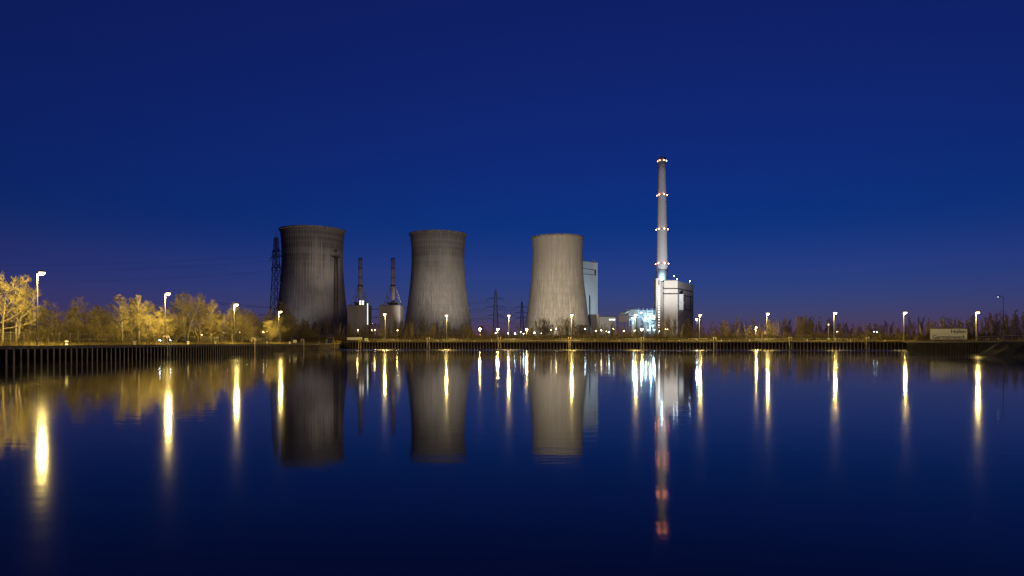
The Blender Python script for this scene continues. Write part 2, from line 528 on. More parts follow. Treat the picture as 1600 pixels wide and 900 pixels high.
ct3 = concrete_tower('clean_concrete', (.38,.36,.32), (.19,.175,.155), 116, .45, 75)
cooling_tower(488.5, 640, [(531,59),(500,54),(470,50.2),(440,47.3),(410,45.8),(385,46.2),(362,48)],
              'darkest and leftmost cooling tower, soot stained below its rim, behind the lattice mast', ct1)
cooling_tower(684.5, 700, [(531,56.5),(500,50.5),(470,46),(440,42.6),(412,40.8),(390,41),(368,43)],
              'middle cooling tower with dark streaks near its rim, between the twin stacks and the pylon', ct2)
cooling_tower(871, 760, [(531,54),(500,48.5),(470,44.5),(440,41),(405,38.8),(390,38.7),(373,39.5)],
              'palest and rightmost cooling tower, brightly floodlit, in front of a tall grey block', ct3)

# ------------------------------------------------------------------ gas turbine blocks with their stacks
def turbine_block(x0, x1, ytop, sx, label, d):
    c = P(sx, HZ, d); s = d/FP
    t = thing('turbine_house', label, 'power station block', (c.x, d, QF), 0, 'twin turbine blocks with stacks')
    X0, X1 = (x0-sx)*s, (x1-sx)*s
    zt = (HZ-ytop)*s + CAMZ - QF
    m = MB(); m.box(X0, X1, -9, 9, 0, zt)
    for k in range(1,5):
        xx = X0 + (X1-X0)*k/5; m.box(xx-.12, xx+.12, -9.12, -9, 0, zt-.6)
    m.build('wall', M['concrete'], t)
    m = MB(); m.box(X0-.25, X1+.25, -9.25, 9.25, zt, zt+.6); m.build('parapet', M['coping'], t)
    zr = (HZ-447)*s + CAMZ - QF; zt2 = (HZ-403)*s + CAMZ - QF
    r = 2.95*s
    m = MB(); m.lathe([(r,zt+.6),(r,zr),(r*.94,zt2),(r*.8,zt2),(r*.8,zt2-3)], 28); m.build('stack', M['stack'], t, True)
    for z in (zt2-.4, zt2-9, zt2-16.5):
        m = MB(); m.lathe([(r*.95,z-.3),(r*1.06,z-.3),(r*1.06,z+.3),(r*.95,z+.3)], 28, closed=True)
        m.build('stiffening_ring', M['dark_steel'], t)
    m = MB(); m.lathe([(r*.95,zr-.2),(r*1.5,zr-.2),(r*1.5,zr+.9),(r*1.42,zr+.9),(r*1.42,zr+.1),(r*.95,zr+.1)], 28, closed=True); m.build('gallery', M['dark_steel'], t)
    # four raking struts and bracing
    for qx, qy in ((-1,-1),(1,-1),(1,1),(-1,1)):
        m = MB(); A = Vector((qx*r*1.05, qy*r*1.05, zr)); B = Vector((qx*6.6, qy*6.6, zt+.6))
        m.tube([A,B], .26, 6); m.build('strut', M['galv'], t)
    for u in (.3,.6,.85):
        m = MB()
        zz = zr + (zt+.6-zr)*u; e = r*1.05 + (6.6-r*1.05)*u
        pts = [Vector((-e,-e,zz)),Vector((e,-e,zz)),Vector((e,e,zz)),Vector((-e,e,zz))]
        for i in range(4): m.tube([pts[i], pts[(i+1)%4]], .12, 5)
        m.build('bracing', M['galv'], t)
    m = MB(); m.box(-3.2,3.2,-4.5,4.5,zt+.6,zt+2.8); m.box(-4.6,4.6,-5.5,5.5,zt+2.8,zt+3.1); m.build('stack_base', M['dark_steel'], t)
    return t, s, X1, zt
M['stack'] = mat('stack_steel', (.55,.47,.44), .7, 0, .15, .3, (1,1,.2))
t1, s1, X1, zt1 = turbine_block(547, 577, 478.5, 563, 'left one of two concrete blocks with slim stacks, with a lit stair strip', 560)
for k in (0,1):
    m = MB(); m.box(.5+k*2.2, 2.0+k*2.2, -5.6, -5.5, zt1+.9, zt1+4.4); m.build('lit_hatch', M['lit_window_warm'], t1)
st = MB(); xs = (578.6-563)*s1
st.box(xs-1.0, xs+1.0, -10.5, -8.2, 0, zt1+2.2); sto = st.build('stair_tower', M['concrete'], t1)
for k in range(11):
    z = zt1 + 1.2 - k*1.55*1.05
    m = MB(); m.box(xs-.42, xs+.42, -10.56, -10.49, z-.3, z+.25); m.build('stair_light', M['lit_window'], sto)
turbine_block(596, 628, 478.5, 614, 'right one of two concrete blocks with slim stacks, partly behind a quay lamp', 565)

# ------------------------------------------------------------------ tall grey block behind the pale cooling tower
def wallbox(m, A, B, depth, z0, z1):
    """a box on the ground line A-B reaching back by depth"""
    a = (B-A).normalized(); nb = Vector((-a.y, a.x, 0))
    q = [A, B, B+nb*depth, A+nb*depth]
    b = len(m.v)
    for z in (z0,z1):
        for p in q: m.v.append((p.x,p.y,z))
    for f in ((0,3,2,1),(4,5,6,7),(0,1,5,4),(1,2,6,5),(2,3,7,6),(3,0,4,7)):
        m.f.append(tuple(b+i for i in f)); m.m.append(m.mi)

d0, d1 = 900.0, 938.0
A = P(893, HZ, d0); B = P(934, HZ, d1)
tb = thing('boiler_house', 'tall windowless pale grey block standing right behind the palest cooling tower', 'power station block', (A.x, A.y, QF))
a = Vector((0,0,0)); b = Vector((B.x-A.x, B.y-A.y, 0)); dirn = b.normalized(); nrm = Vector((dirn.y,-dirn.x,0))
H = (HZ-406)/FP*d0 + CAMZ - QF
m = MB(); wallbox(m, a, b, 34, 0, H)
for k in range(1,8):
    p = dirn*(b.length*k/8)
    m.beam(p+nrm*.06+Vector((0,0,0)), p+nrm*.06+Vector((0,0,H-14)), .22, .18, nrm)
m.build('wall', M['clad_cool'], tb)
m = MB(); wallbox(m, a-dirn*.3+nrm*.3, b+dirn*.3+nrm*.3, 34.6, H, H+.9); m.build('parapet', M['coping'], tb)
def strip(mb, u0, u1, z0, z1, off=.12, th=.2, D=None, N=None, Lb=None):
    D = D or dirn; N = N or nrm; Lb = Lb or b.length
    p = D*(Lb*u0); q = D*(Lb*u1)
    c0 = p + N*off; c1 = q + N*off
    bb = len(mb.v)
    for (e, zz) in ((c0,z0),(c1,z0),(c1,z1),(c0,z1)): mb.v.append((e.x,e.y,zz))
    for (e, zz) in ((p-N*.05,z0),(q-N*.05,z0),(q-N*.05,z1),(p-N*.05,z1)): mb.v.append((e.x,e.y,zz))
    for f in ((0,1,2,3),(0,4,5,1),(1,5,6,2),(2,6,7,3),(3,7,4,0)):
        mb.f.append(tuple(bb+i for i in f)); mb.m.append(mb.mi)
m = MB(); z1 = H-9.5; z0 = H-17.5
strip(m,.38,.93,z1-.8,z1); strip(m,.38,.93,z0,z0+.8); strip(m,.38,.41,z0+.8,z1-.8); strip(m,.87,.93,z0+.8,z1-.8)
m.build('window_band', M['band'], tb)
m = MB(); px_ = dirn*(b.length*.66)+nrm*1.4
m.tube([px_, px_+Vector((0,0,H*.57)), px_-nrm*1.4+Vector((0,0,H*.57+1.2))], .8, 8); m.build('downpipe', M['band'], tb)
m = MB(); strip(m,.60,.98,16,16.8); strip(m,.92,.95,5,16); strip(m,.60,.98,24,24.7); m.build('gantry', M['band'], tb)
m = MB(); q = dirn*(b.length*.86)+Vector((0,0,H+.9)); m.tube([q-nrm*3, q-nrm*3+Vector((0,0,5))], .25, 6); m.box(q.x-.8,q.x+.8,q.y+1,q.y+3,q.z,q.z+2.4); m.build('roof_aerial', M['galv'], tb)

# ------------------------------------------------------------------ main boiler house with stair tower
D = 900.0; SC = D/FP
def LX(px): return (px-1038)*SC
def LZ(y, dd=D): return (HZ-y)/FP*dd + CAMZ - QF
org = P(1038, HZ, D)
bh = thing('boiler_house', 'warm grey boiler house with dark bands and a lit stair strip, under the tall chimney', 'power station block', (org.x, D, QF))
HB = LZ(438.7)
m = MB(); m.box(LX(1037.6), LX(1058.8), 0, 30, 0, HB); m.box(LX(1048)-.15, LX(1048)+.15, -.14, 0, 0, HB-.4)
m.build('front_wall', M['clad_warm'], bh)
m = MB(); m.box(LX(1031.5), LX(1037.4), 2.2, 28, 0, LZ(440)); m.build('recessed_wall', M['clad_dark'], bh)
# wing to the right that turns away
wa = Vector((LX(1058.9), .4, 0)); we = P(1083.5, HZ, D+62); wb_ = Vector((we.x-org.x, 62, 0))
m = MB(); wallbox(m, wa, wb_, 20, 0, LZ(439.3))
wd = (wb_-wa).normalized(); wn = Vector((wd.y,-wd.x,0)); wl_ = (wb_-wa).length
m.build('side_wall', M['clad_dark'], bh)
m = MB()
for y0, y1 in ((450,451.8),(458,459.9)):
    m.box(LX(1036), LX(1058.8)+.05, -.2, -.02, LZ(y1), LZ(y0))
m.build('dark_band', M['band'], bh)
m = MB()
def wstrip(mb,u0,u1,z0,z1):
    n0=len(mb.v); strip(mb,u0,u1,z0,z1,D=wd,N=wn,Lb=wl_)
    for i in range(n0,len(mb.v)):
        v=mb.v[i]; mb.v[i]=(v[0]+wa.x,v[1]+wa.y,v[2])
wstrip(m,.0,.97,LZ(451.8),LZ(450)); wstrip(m,.1,.97,LZ(460.5),LZ(459)); wstrip(m,.42,.47,LZ(482),LZ(460.5)); wstrip(m,.78,.83,LZ(482),LZ(460.5)); wstrip(m,.42,.83,LZ(483),LZ(481.5))
m.build('dark_band', M['band'], bh)
m = MB(); m.box(LX(1061.5), LX(1068), 1.0, 9, LZ(484), LZ(459.5)); m.build('annex', M['clad_cool'], bh)
m = MB()
for xx in (1061.8, 1064.8, 1067.6):
    m = MB()
    m.beam((LX(xx),2,LZ(484)), (LX(xx)-3.6,10,LZ(490)), .5, .5)
    m.build('bracket', M['galv'], bh)
m = MB(); m.box(LX(1059.5),LX(1070),.6,1.0,LZ(473.5),LZ(472.7))
m.build('walkway', M['galv'], bh)
st = MB(); st.box(LX(1024.6), LX(1031.9), -1.2, 12, 0, LZ(435)); st = st.build('stair_tower', M['clad_warm'], bh)
for k in range(18):
    y = 451 + k*4.05
    m = MB(); m.box(LX(1028.3), LX(1030.3), -1.32, -1.18, LZ(y+.75), LZ(y-.55)); m.build('stair_window', M['lit_window'], st)
m = MB(); m.box(LX(1028.4), LX(1030.0), -1.3, -1.18, LZ(445), LZ(438)); m.build('vent_grille', M['band'], st)
# roof edge and roof lamps
m = MB(); m.box(LX(1037.2), LX(1059.2), -.35, 30.3, HB, HB+.9); m.build('parapet', M['coping'], bh)
for px, y in ((1054.5, 431.5),(1062, 436),(1077.8, 439.5)):
    m = MB(); z0 = LZ(439.5)
    X = LX(px); Yb = 6 if px < 1060 else (14 if px < 1070 else 48)
    if px > 1070: X = (px-800)/FP*(D+48) - org.x
    zz = LZ(y, D+Yb)
    m.tube([(X,Yb,z0),(X,Yb,zz)], .22, 6)
    m.tube([(X-1.2,Yb,zz-2.4),(X+1.2,Yb,zz-2.4)], .12, 5)
    lo = m.build('roof_lamp', M['galv'], bh)
    m = MB(); m.lathe([(.01,-.45),(.4,-.3),(.5,0),(.35,.35),(.01,.5)], 10, (X,Yb,zz)); m.build('lens', M['lens_cool'], lo)

# ------------------------------------------------------------------ the tall chimney
DC = 925.0
oc = P(1038, HZ, DC)
ch = thing('chimney', 'very tall pale tapering chimney with rings of red lights, rising behind the boiler house', 'chimney', (oc.x, DC+14, QF))
def CZ(y): return (HZ-y)/FP*(DC+14) + CAMZ - QF
def CR(y): return (6.3 + (y-297)*(9.1-6.3)/140.0)/FP*(DC+14)
ytop = 246
m = MB(); m.lathe([(CR(y), max(0,CZ(y))) for y in (536,500,460,420,380,340,300,270,ytop)]+[(CR(ytop)-.9,CZ(ytop)),(CR(ytop)-.9,CZ(ytop)-8)], 56); m.build('shaft', M['chim'] if 'chim' in M else M.setdefault('chim', mat('chimney_concrete', (.47,.46,.45), .85, 0, .12, .05, (1,1,.08))), ch, True)
for y in (253, 306.5, 360, 413.5):
    r = CR(y); z = CZ(y)
    m = MB(); m.lathe([(r-.05,z-.3),(r+1.1,z-.3),(r+1.1,z+.9),(r+1.0,z+.9),(r+1.0,z-.1),(r-.05,z-.1)], 40, closed=True); g = m.build('ring_gallery', M['galv'], ch)
    for k in range(6):
        an = radians(-90 + 12 + k*60)
        m = MB(); cx, cy = (r+1.1)*cos(an), (r+1.1)*sin(an)
        m.lathe([(.01,-.7),(.45,-.45),(.62,0),(.45,.55),(.01,.8)], 10, (cx,cy,z+1.2)); m.build('warning_light', M['lens_red'], g)
m = MB(); r0 = CR(436)
m.lathe([(.01,-.6),(.6,-.3),(.7,.2),(.01,.8)], 10, (-r0*.35, -r0-1.2, CZ(436.5))); m.build('floodlight', M['lens_cool'], ch)
light('POINT', 'floodlight_glow', 7e3, COOL, ch, (-r0*.35, -r0-4.5, CZ(436.5)+2), .5)

# ------------------------------------------------------------------ low plant between the block and the stair tower
dp = 820.0
def plant(name, label, cat, px): return thing(name, label, cat, (P(px,HZ,dp).x, dp, QF))
def X_(px, c): return (px-c)/FP*dp
def Z_(y): return (HZ-y)/FP*dp + CAMZ - QF
h1 = plant('machine_hall', 'long low grey hall to the right of the tall windowless block', 'hall', 945)
m = MB(); m.box(X_(934.5,945), X_(962,945), 0, 20, 0, Z_(495)); m.build('wall', M['clad_cool'], h1)
m = MB(); m.box(X_(934,945), X_(962.5,945), -.5, 20.5, Z_(495), Z_(494.2)); m.build('roof', M['band'], h1)
m = MB(); m.box(X_(920,945), X_(934.4,945), -6, 14, 0, Z_(491.5)); m.build('annex', M['clad_warm'], h1)
for k in range(5):
    m = MB(); m.box(X_(952+k*2,945), X_(952.9+k*2,945), -.1, .05, Z_(500.5), Z_(498.3)); m.build('window', M['lit_window'], h1)
h2 = plant('process_plant', 'blue white lit process plant of pipes and steel decks left of the stair strip', 'process plant', 1000)
m = MB(); zt = Z_(482)
for i, px in enumerate((984,991,998,1005,1012,1019,1023.5)):
    for yy in (0, 8):
        m.beam((X_(px,1000),yy,0),(X_(px,1000),yy,zt-(2 if i<2 else 0)), .6, .6)
for y in (517,508,500,493,486):
    for yy in (0, 8):
        m.beam((X_(984,1000),yy,Z_(y)),(X_(1023.5,1000),yy,Z_(y)), .5, .5)
for i in range(6):
    xa = X_(984+i*6.6,1000); xb = X_(984+(i+1)*6.6,1000)
    m.beam((xa,0,Z_(500+(i%2)*8)),(xb,0,Z_(493+(i%3)*7)), .3, .3)
m.build('steel_frame', M['galv'], h2)
m = MB(); m.box(X_(997,1000), X_(1024,1000), 9, 24, 0, Z_(484)); m.build('rear_wall', M['clad_cool'], h2)
m = MB(); m.face([(X_(983,1000),8.6,Z_(482.5)),(X_(1008,1000),8.6,Z_(482)),(X_(1008,1000),26,Z_(482)),(X_(983,1000),26,Z_(482.5))]); m.box(X_(983,1000),X_(1000,1000),8.6,25,Z_(492),Z_(483)); m.build('roof_house', M['clad_warm'], h2)
for cx, r, y0, y1 in ((1009,2.6,520,489),(1016,2.2,520,493),(990,2.4,520,498)):
    m = MB(); rr = r/FP*dp
    m.lathe([(rr,0),(rr,Z_(y1)-1),(rr*.6,Z_(y1)+.4),(.01,Z_(y1)+.9)], 18, (X_(cx,1000),3.5,0)); m.build('tank', M['white'], h2, True)
for pts in ([(968,490,-3),(974,490,-3),(986,484,3),(996,484,3)], [(984,496,-1.5),(1002,496,-1.5),(1006,503,-1.5),(1022,503,-1.5)], [(1000,510,-2),(1012,499,-2),(1023,499,-2)]):
    m = MB(); m.tube([(X_(px,1000),yy,Z_(y)) for px,y,yy in pts], 1.5 if pts[0][0] < 970 else .9, 10); m.build('duct', M['galv'], h2, True)
m = MB()
for px in (967,972,978): m.beam((X_(px,1000),-3,0),(X_(px,1000),-3,Z_(491)), .6, .6)
m.box(X_(966,1000),X_(982,1000),-5,2,Z_(503),Z_(493)); m.build('duct_trestle', M['clad_dark'], h2)
for px, y, e in ((988,497,2.6e3),(1015.5,491,4.5e3),(1008,498,2.6e3),(1021.5,496,2.4e3),(1019,510,3e3),(1001,489,1.6e3)):
    m = MB(); q = (X_(px,1000),-3.2,Z_(y))
    m.lathe([(.01,-.5),(.45,-.3),(.55,0),(.4,.4),(.01,.6)], 10, q); lo = m.build('work_lamp', M['lens_cool'], h2)
    light('POINT', 'work_light', e*1.7, COOL, h2, (q[0], q[1]-2.0, q[2]), .4)
# sheeted stack of goods, blue white lit
h3 = thing('sheeted_shed', 'pale sheeted shed lit blue white, low between the trees beside the palest tower', 'shed', (P(919,HZ,520).x, 520, QF))
s3 = 520/FP
m = MB(); m.box(-15*s3, 15*s3, 0, 10, 0, (HZ-508.5)*s3-.4); m.build('wall', M['white'], h3)
m = MB(); zt = (HZ-508.5)*s3-.4; m.box(-15.4*s3,15.4*s3,-.4,10.4,zt,zt+.35); m.build('roof', M['clad_dark'], h3)
m = MB()
for k in range(6): m.box((-13+k*5)*s3-.3,(-13+k*5)*s3+.3,-.12,0.03,0,zt-.3)
m.build('post', M['clad_dark'], h3)
# ------------------------------------------------------------------ lattice masts and pylons
def lattice_tower(mb, H, b, t, n, r, rb):
    """square lattice from half width b to t"""
    def hw(z): return b + (t-b)*(z/H)
    zs = [0.0]
    while zs[-1] < H-.01 and len(zs) < n: zs.append(zs[-1] + (H-zs[-1])*(1.35/(n-len(zs)+.35)))
    zs[-1] = H
    cs = ((-1,-1),(1,-1),(1,1),(-1,1))
    for cx, cy in cs:
        mb.tube([(cx*b,cy*b,0),(cx*t,cy*t,H)], r, 4)
    for i in range(len(zs)-1):
        za, zb = zs[i], zs[i+1]; ha, hb = hw(za), hw(zb)
        for k in range(4):
            c0 = cs[k]; c1 = cs[(k+1)%4]
            mb.tube([(c0[0]*ha,c0[1]*ha,za),(c1[0]*hb,c1[1]*hb,zb)], rb, 3, False)
            mb.tube([(c1[0]*ha,c1[1]*ha,za),(c0[0]*hb,c0[1]*hb,zb)], rb, 3, False)
            mb.tube([(c0[0]*hb,c0[1]*hb,zb),(c1[0]*hb,c1[1]*hb,zb)], rb, 3, False)

def pylon(px, d, ytop, arms, label, rz, hb, r):
    c = P(px, HZ, d); s = d/FP
    t = thing('power_pylon', label, 'pylon', (c.x, d, QF), rz, 'lattice power pylons')
    H = (HZ-ytop)*s + CAMZ - QF
    m = MB(); lattice_tower(m, H*.94, hb, hb*.26, 13, r, r*.55); m.tube([(0,0,H*.93),(0,0,H)], [r*1.2,r*.4], 4)
    m.build('lattice_body', M['lattice'], t)
    ends = []
    for y, w in arms:
        z = (HZ-y)*s + CAMZ - QF; w *= s
        for sg in (-1,1):
            m = MB()
            for yy in (-1,1):
                m.tube([(sg*hb*.3, yy*hb*.28, z),(sg*w,0,z+.2)], r*.7, 4)
                m.tube([(sg*hb*.3, yy*hb*.28, z+2.4),(sg*w,0,z+.2)], r*.6, 4)
            for u in (.3,.6): m.tube([(sg*(hb*.3+(w-hb*.3)*u),0,z),(sg*(hb*.3+(w-hb*.3)*(u-.2)),0,z+2.2*(1-u))], r*.4, 3)
            a_ = m.build('cross_arm', M['lattice'], t)
            m = MB(); m.tube([(sg*w,0,z+.2),(sg*w,0,z-2.2)], r*.8, 5); m.build('insulator', M['glass'], a_)
            ends.append(Vector((c.x + sg*w*cos(rz), d + sg*w*sin(rz), QF+z-2.2)))
    return t, ends
pyA, eA = pylon(431.5, 450, 361, [(393,11),(402,15),(418,12.5)], 'tall dark lattice pylon beside the leftmost cooling tower', radians(-38), 3.6, .26)
pyB, eB = pylon(774.5, 900, 449, [(467,13),(480,16),(493,12)], 'faint lattice pylon in the gap right of the middle cooling tower', radians(8), 4.2, .28)
pyC, eC = pylon(815.5, 1250, 468, [(480,9.5),(489,11.5),(497,9)], 'smallest and farthest lattice pylon just left of the palest cooling tower', radians(8), 4.2, .32)
def cable(p, q, sag, r, label):
    pts = [p.lerp(q, i/24) - Vector((0,0,sag*4*(i/24)*(1-i/24))) for i in range(25)]
    m = MB(); o_ = p.copy()
    m.tube([x-o_ for x in pts], r, 4, False)
    return tag(m.build('power_cable', M['cable'], None, False, o_), label, 'cable', 'overhead power cables')
for i, e in enumerate(eB):
    cable(e, e + Vector((-420, 60, 2)), 12, .16, 'thin power cable running left from the pylon in the gap behind the middle tower')
for i in range(6):
    cable(eB[i], eC[i], 9, .14, 'thin power cable between the faint pylon and the farthest pylon')
for i, e in enumerate(eA):
    cable(e, e + Vector((-420, -60, 4)), 12, .022, 'thin dark power cable running left from the tall dark pylon over the trees')

# radio mast in front of the first tower
dm = 470.0; sm = dm/FP
om = P(525, HZ, dm)
rm = thing('radio_mast', 'slim lattice mast with a round platform and dishes before the leftmost cooling tower', 'mast', (om.x, dm, QF))
HM = (HZ-402)*sm + CAMZ - QF
m = MB(); lattice_tower(m, HM, 1.15, .95, 22, .16, .08); m.build('lattice_body', M['lattice'], rm)
m = MB(); m.lathe([(.2,HM),(2.9,HM),(2.9,HM+.3),(.2,HM+.3)], 20, closed=True)
for k in range(12):
    a_ = 2*pi*k/12; m.tube([(2.8*cos(a_),2.8*sin(a_),HM+.3),(2.8*cos(a_),2.8*sin(a_),HM+1.5)], .07, 4)
m.lathe([(2.75,HM+1.4),(2.86,HM+1.4),(2.86,HM+1.52),(2.75,HM+1.52)], 20, closed=True); m.build('platform', M['lattice'], rm)
m = MB(); m.tube([(0,0,HM+.3),(0,0,HM+7.2)], .16, 6)
m.build('top_pole', M['lattice'], rm)
for k, (an, z, r) in enumerate(((-90,5.0,1.0),(20,5.4,.8),(150,4.4,.8),(-40,3.3,.6))):
    a_ = radians(an); m = MB(); c = Vector((.9*cos(a_), .9*sin(a_), HM+z)); ax = Vector((cos(a_), sin(a_), 0))
    m.tube([c-ax*.35, c, c+ax*.4], [r*.5, r, r], 14); m.build('dish', M['galv'], rm)

# ------------------------------------------------------------------ quay lamps
def lamp_proto(k, energy, reach):
    t = thing('quay_lamp', 'x', 'street lamp', (0,0,0), 0, 'tall lit lamps along the quay')
    m = MB(); m.tube([(0,0,0),(0,0,.9),(0,0,.92),(0,0,9.6),(0,0,9.9)], [.13,.13,.10,.06,.05], 10); m.build('pole', M['pole'], t)
    m = MB(); m.lathe([(.26,0),(.26,.05),(.14,.06)], 10); m.build('foot_plate', M['galv'], t)
    m = MB(); m.tube([(0,0,9.75),(0,-.15,9.98),(0,-reach+.2,10.10)], [.05,.045,.04], 6); m.build('arm', M['pole'], t)
    m = MB(); m.lathe([(.01,.36*k),(.26*k,.32*k),(.46*k,.18*k),(.56*k,.02),(.54*k,0)], 14, (0,-reach,10.06)); hd = m.build('lamp_head', M['galv'], t, True)
    m = MB(); m.lathe([(.53*k,.0),(.50*k,-.24*k),(.34*k,-.46*k),(.01,-.56*k)], 14, (0,-reach,10.06)); m.build('lens', M['lens_sodium'], hd, True)
    light('POINT', 'lamp_light', energy, SODIUM, t, (0,-reach,9.5), .3)
    return Proto(t)
lp_near = lamp_proto(.74, 17000, .6)
lp = lamp_proto(1.0, 20000, 1.0)
ang_left = atan2(-INL.x, INL.y) + pi       # arm (local -y) towards the water
def rz_for(v): return atan2(v.y, v.x) + pi/2
for (px, y, label) in ((64, 427, 'nearest and tallest quay lamp, at the left edge above the sheet piles'),
                       (262, 459, 'second quay lamp from the left, its light on yellow lit bare branches'),
                       (369, 476, 'third quay lamp from the left, above a bare tree on the left quay'),
                       (438, 487, 'fourth quay lamp from the left, in front of the foot of the dark pylon')):
    b0 = left_wall(px) + INL*.45
    d = b0.y; z = CAMZ + (HZ-y)/FP*d - QL
    # keep the column exact
    b0.x = (px-800)/FP*d - .5*(-INL.x)
    lp_near.put((b0.x, b0.y, QL-.02), rz_for(-INL), z/9.9, label)
FN = Vector((0,-1,0))
names = ['quay lamp in front of the right turbine block with the slim stack', 'quay lamp in front of the middle cooling tower', 'quay lamp beside the faint pylon in the gap between two towers',
         'quay lamp in front of the palest cooling tower', 'quay lamp in front of the blue white process plant', 'quay lamp just right of the boiler house, the first against open sky',
         'quay lamp standing next to the shorter bright lamp right of the boiler house', 'quay lamp beside a small unlit post, third to the left of the harbour sign', 'quay lamp at the corner where the far wall meets the right wall',
         'rightmost lit quay lamp, just beyond the harbour sign']
for (px, y), label in zip(((602,491),(698,493),(795,493),(893,492),(992.5,492),(1093,492),(1198,490),(1303,489),(1412,488.5),(1525,488)), names):
    b0 = far_wall(px) if px < 1500 else P(px, HZ, 188)
    d = b0.y + (3.2 if px == 1412 else .15 if px < 1500 else 0)
    x = (px-800)/FP*d
    z = CAMZ + (HZ-y)/FP*(d-1.25) - QF
    lp.put((x, d, QF-.02), 0, z/9.9, label)

# the shorter bright lamp and the unlit street lamp on the right
t = thing('yard_flood_lamp', 'shorter bright lamp low beside a taller quay lamp right of the boiler house', 'street lamp', (P(1181,HZ,313).x, 313, QF))
z = CAMZ + (HZ-511)/FP*313 - QF
m = MB(); m.tube([(0,0,0),(0,0,z)], [.12,.07], 8); m.build('pole', M['galv'], t)
m = MB(); m.lathe([(.01,.35),(.3,.25),(.45,0)], 12, (0,-.4,z)); m.build('lamp_head', M['galv'], t)
m = MB(); m.lathe([(.44,0),(.36,-.22),(.01,-.4)], 12, (0,-.4,z)); m.build('lens', M['lens_sodium'], t)
light('POINT', 'lamp_light', 9000, SODIUM, t, (0,-.6,z-.6), .3)
pr = P(1567.5, HZ, 150)
t = thing('street_lamp', 'slim unlit street lamp with a curved arm at the far right', 'street lamp', (pr.x, 150, QR))
z = CAMZ + (HZ-463)/FP*150 - QR
m = MB(); m.tube([(0,0,0),(0,0,1.3),(0,0,1.32),(0,0,z-.35),(-.12,0,z-.08),(-.5,0,z+.05),(-.95,0,z+.02)], [.12,.12,.085,.06,.055,.05,.045], 10); m.build('pole', M['galv'], t)
m = MB(); m.tube([(-.75,0,z+.03),(-.95,0,z+.05),(-1.35,0,z-.02),(-1.5,0,z-.05)], [.08,.14,.15,.06], 10); hd = m.build('lamp_head', M['white'], t, True)
m = MB(); m.lathe([(.14,0),(.10,-.07),(.01,-.1)], 10, (-1.2,0,z-.11)); m.build('lens', M['lens_dim'], hd)
m = MB(); m.box(-.18,.18,-.3,-.1,2.6,3.05); m.build('switch_box', M['dark_steel'], t)
t = thing('post_lamp', 'small dim warm lamp on a short post beside a quay lamp, over open bank', 'street lamp', (P(1294.5,HZ,300).x, 300, QF))
z = CAMZ + (HZ-507)/FP*300 - QF
m = MB(); m.tube([(0,0,0),(0,0,z)], .08, 8); m.build('pole', M['galv'], t)
m = MB(); m.lathe([(.05,-.45),(.26,-.35),(.30,.2),(.05,.35)], 10, (0,0,z)); m.build('lens', emit('dim_warm_lens', (1,.75,.45), 1.6), t)

# ------------------------------------------------------------------ small lamps among the trees
def yard_proto(lens, r, h=6.0):
    t = thing('yard_lamp', 'x', 'yard lamp')
    m = MB(); m.tube([(0,0,0),(0,0,h-.2)], [.09,.06], 6); m.build('post', M['galv'], t)
    m = MB(); m.lathe([(.01,r*1.1),(r*.9,r*.75),(r*1.25,r*.6),(r*1.2,r*.5)], 10, (0,0,h)); m.build('hood', M['dark_steel'], t)
    m = MB(); m.lathe([(r*.7,r*.55),(r,.1*r),(r*.7,-.6*r),(.01,-r)], 10, (0,0,h)); m.build('lens', M[lens], t)
    return Proto(t)
PW = yard_proto('lens_small', .26); PC = yard_proto('lens_cool', .30); PB = yard_proto('lens_warm', .60, 6.0)
G_far = 'small lamps among the trees of the far bank'; G_left = 'small lamps behind the fence of the left bank'
def small(px, y, d, p, label, group, z0=QF, pw=0, col=SODIUM):
    x = (px-800)/FP*d; z = CAMZ + (HZ-y)/FP*d - z0
    r = p.put((x, d, z0-.02), 0, (1,1,1), label, group)
    s = z/6.0; w_ = max(1,s*.8) if group == G_far else .62
    r.scale = (w_,w_,s)
    if pw: light('POINT', 'lamp_light', pw, col, None, (x, d-1.6, z+z0-.8), .5)
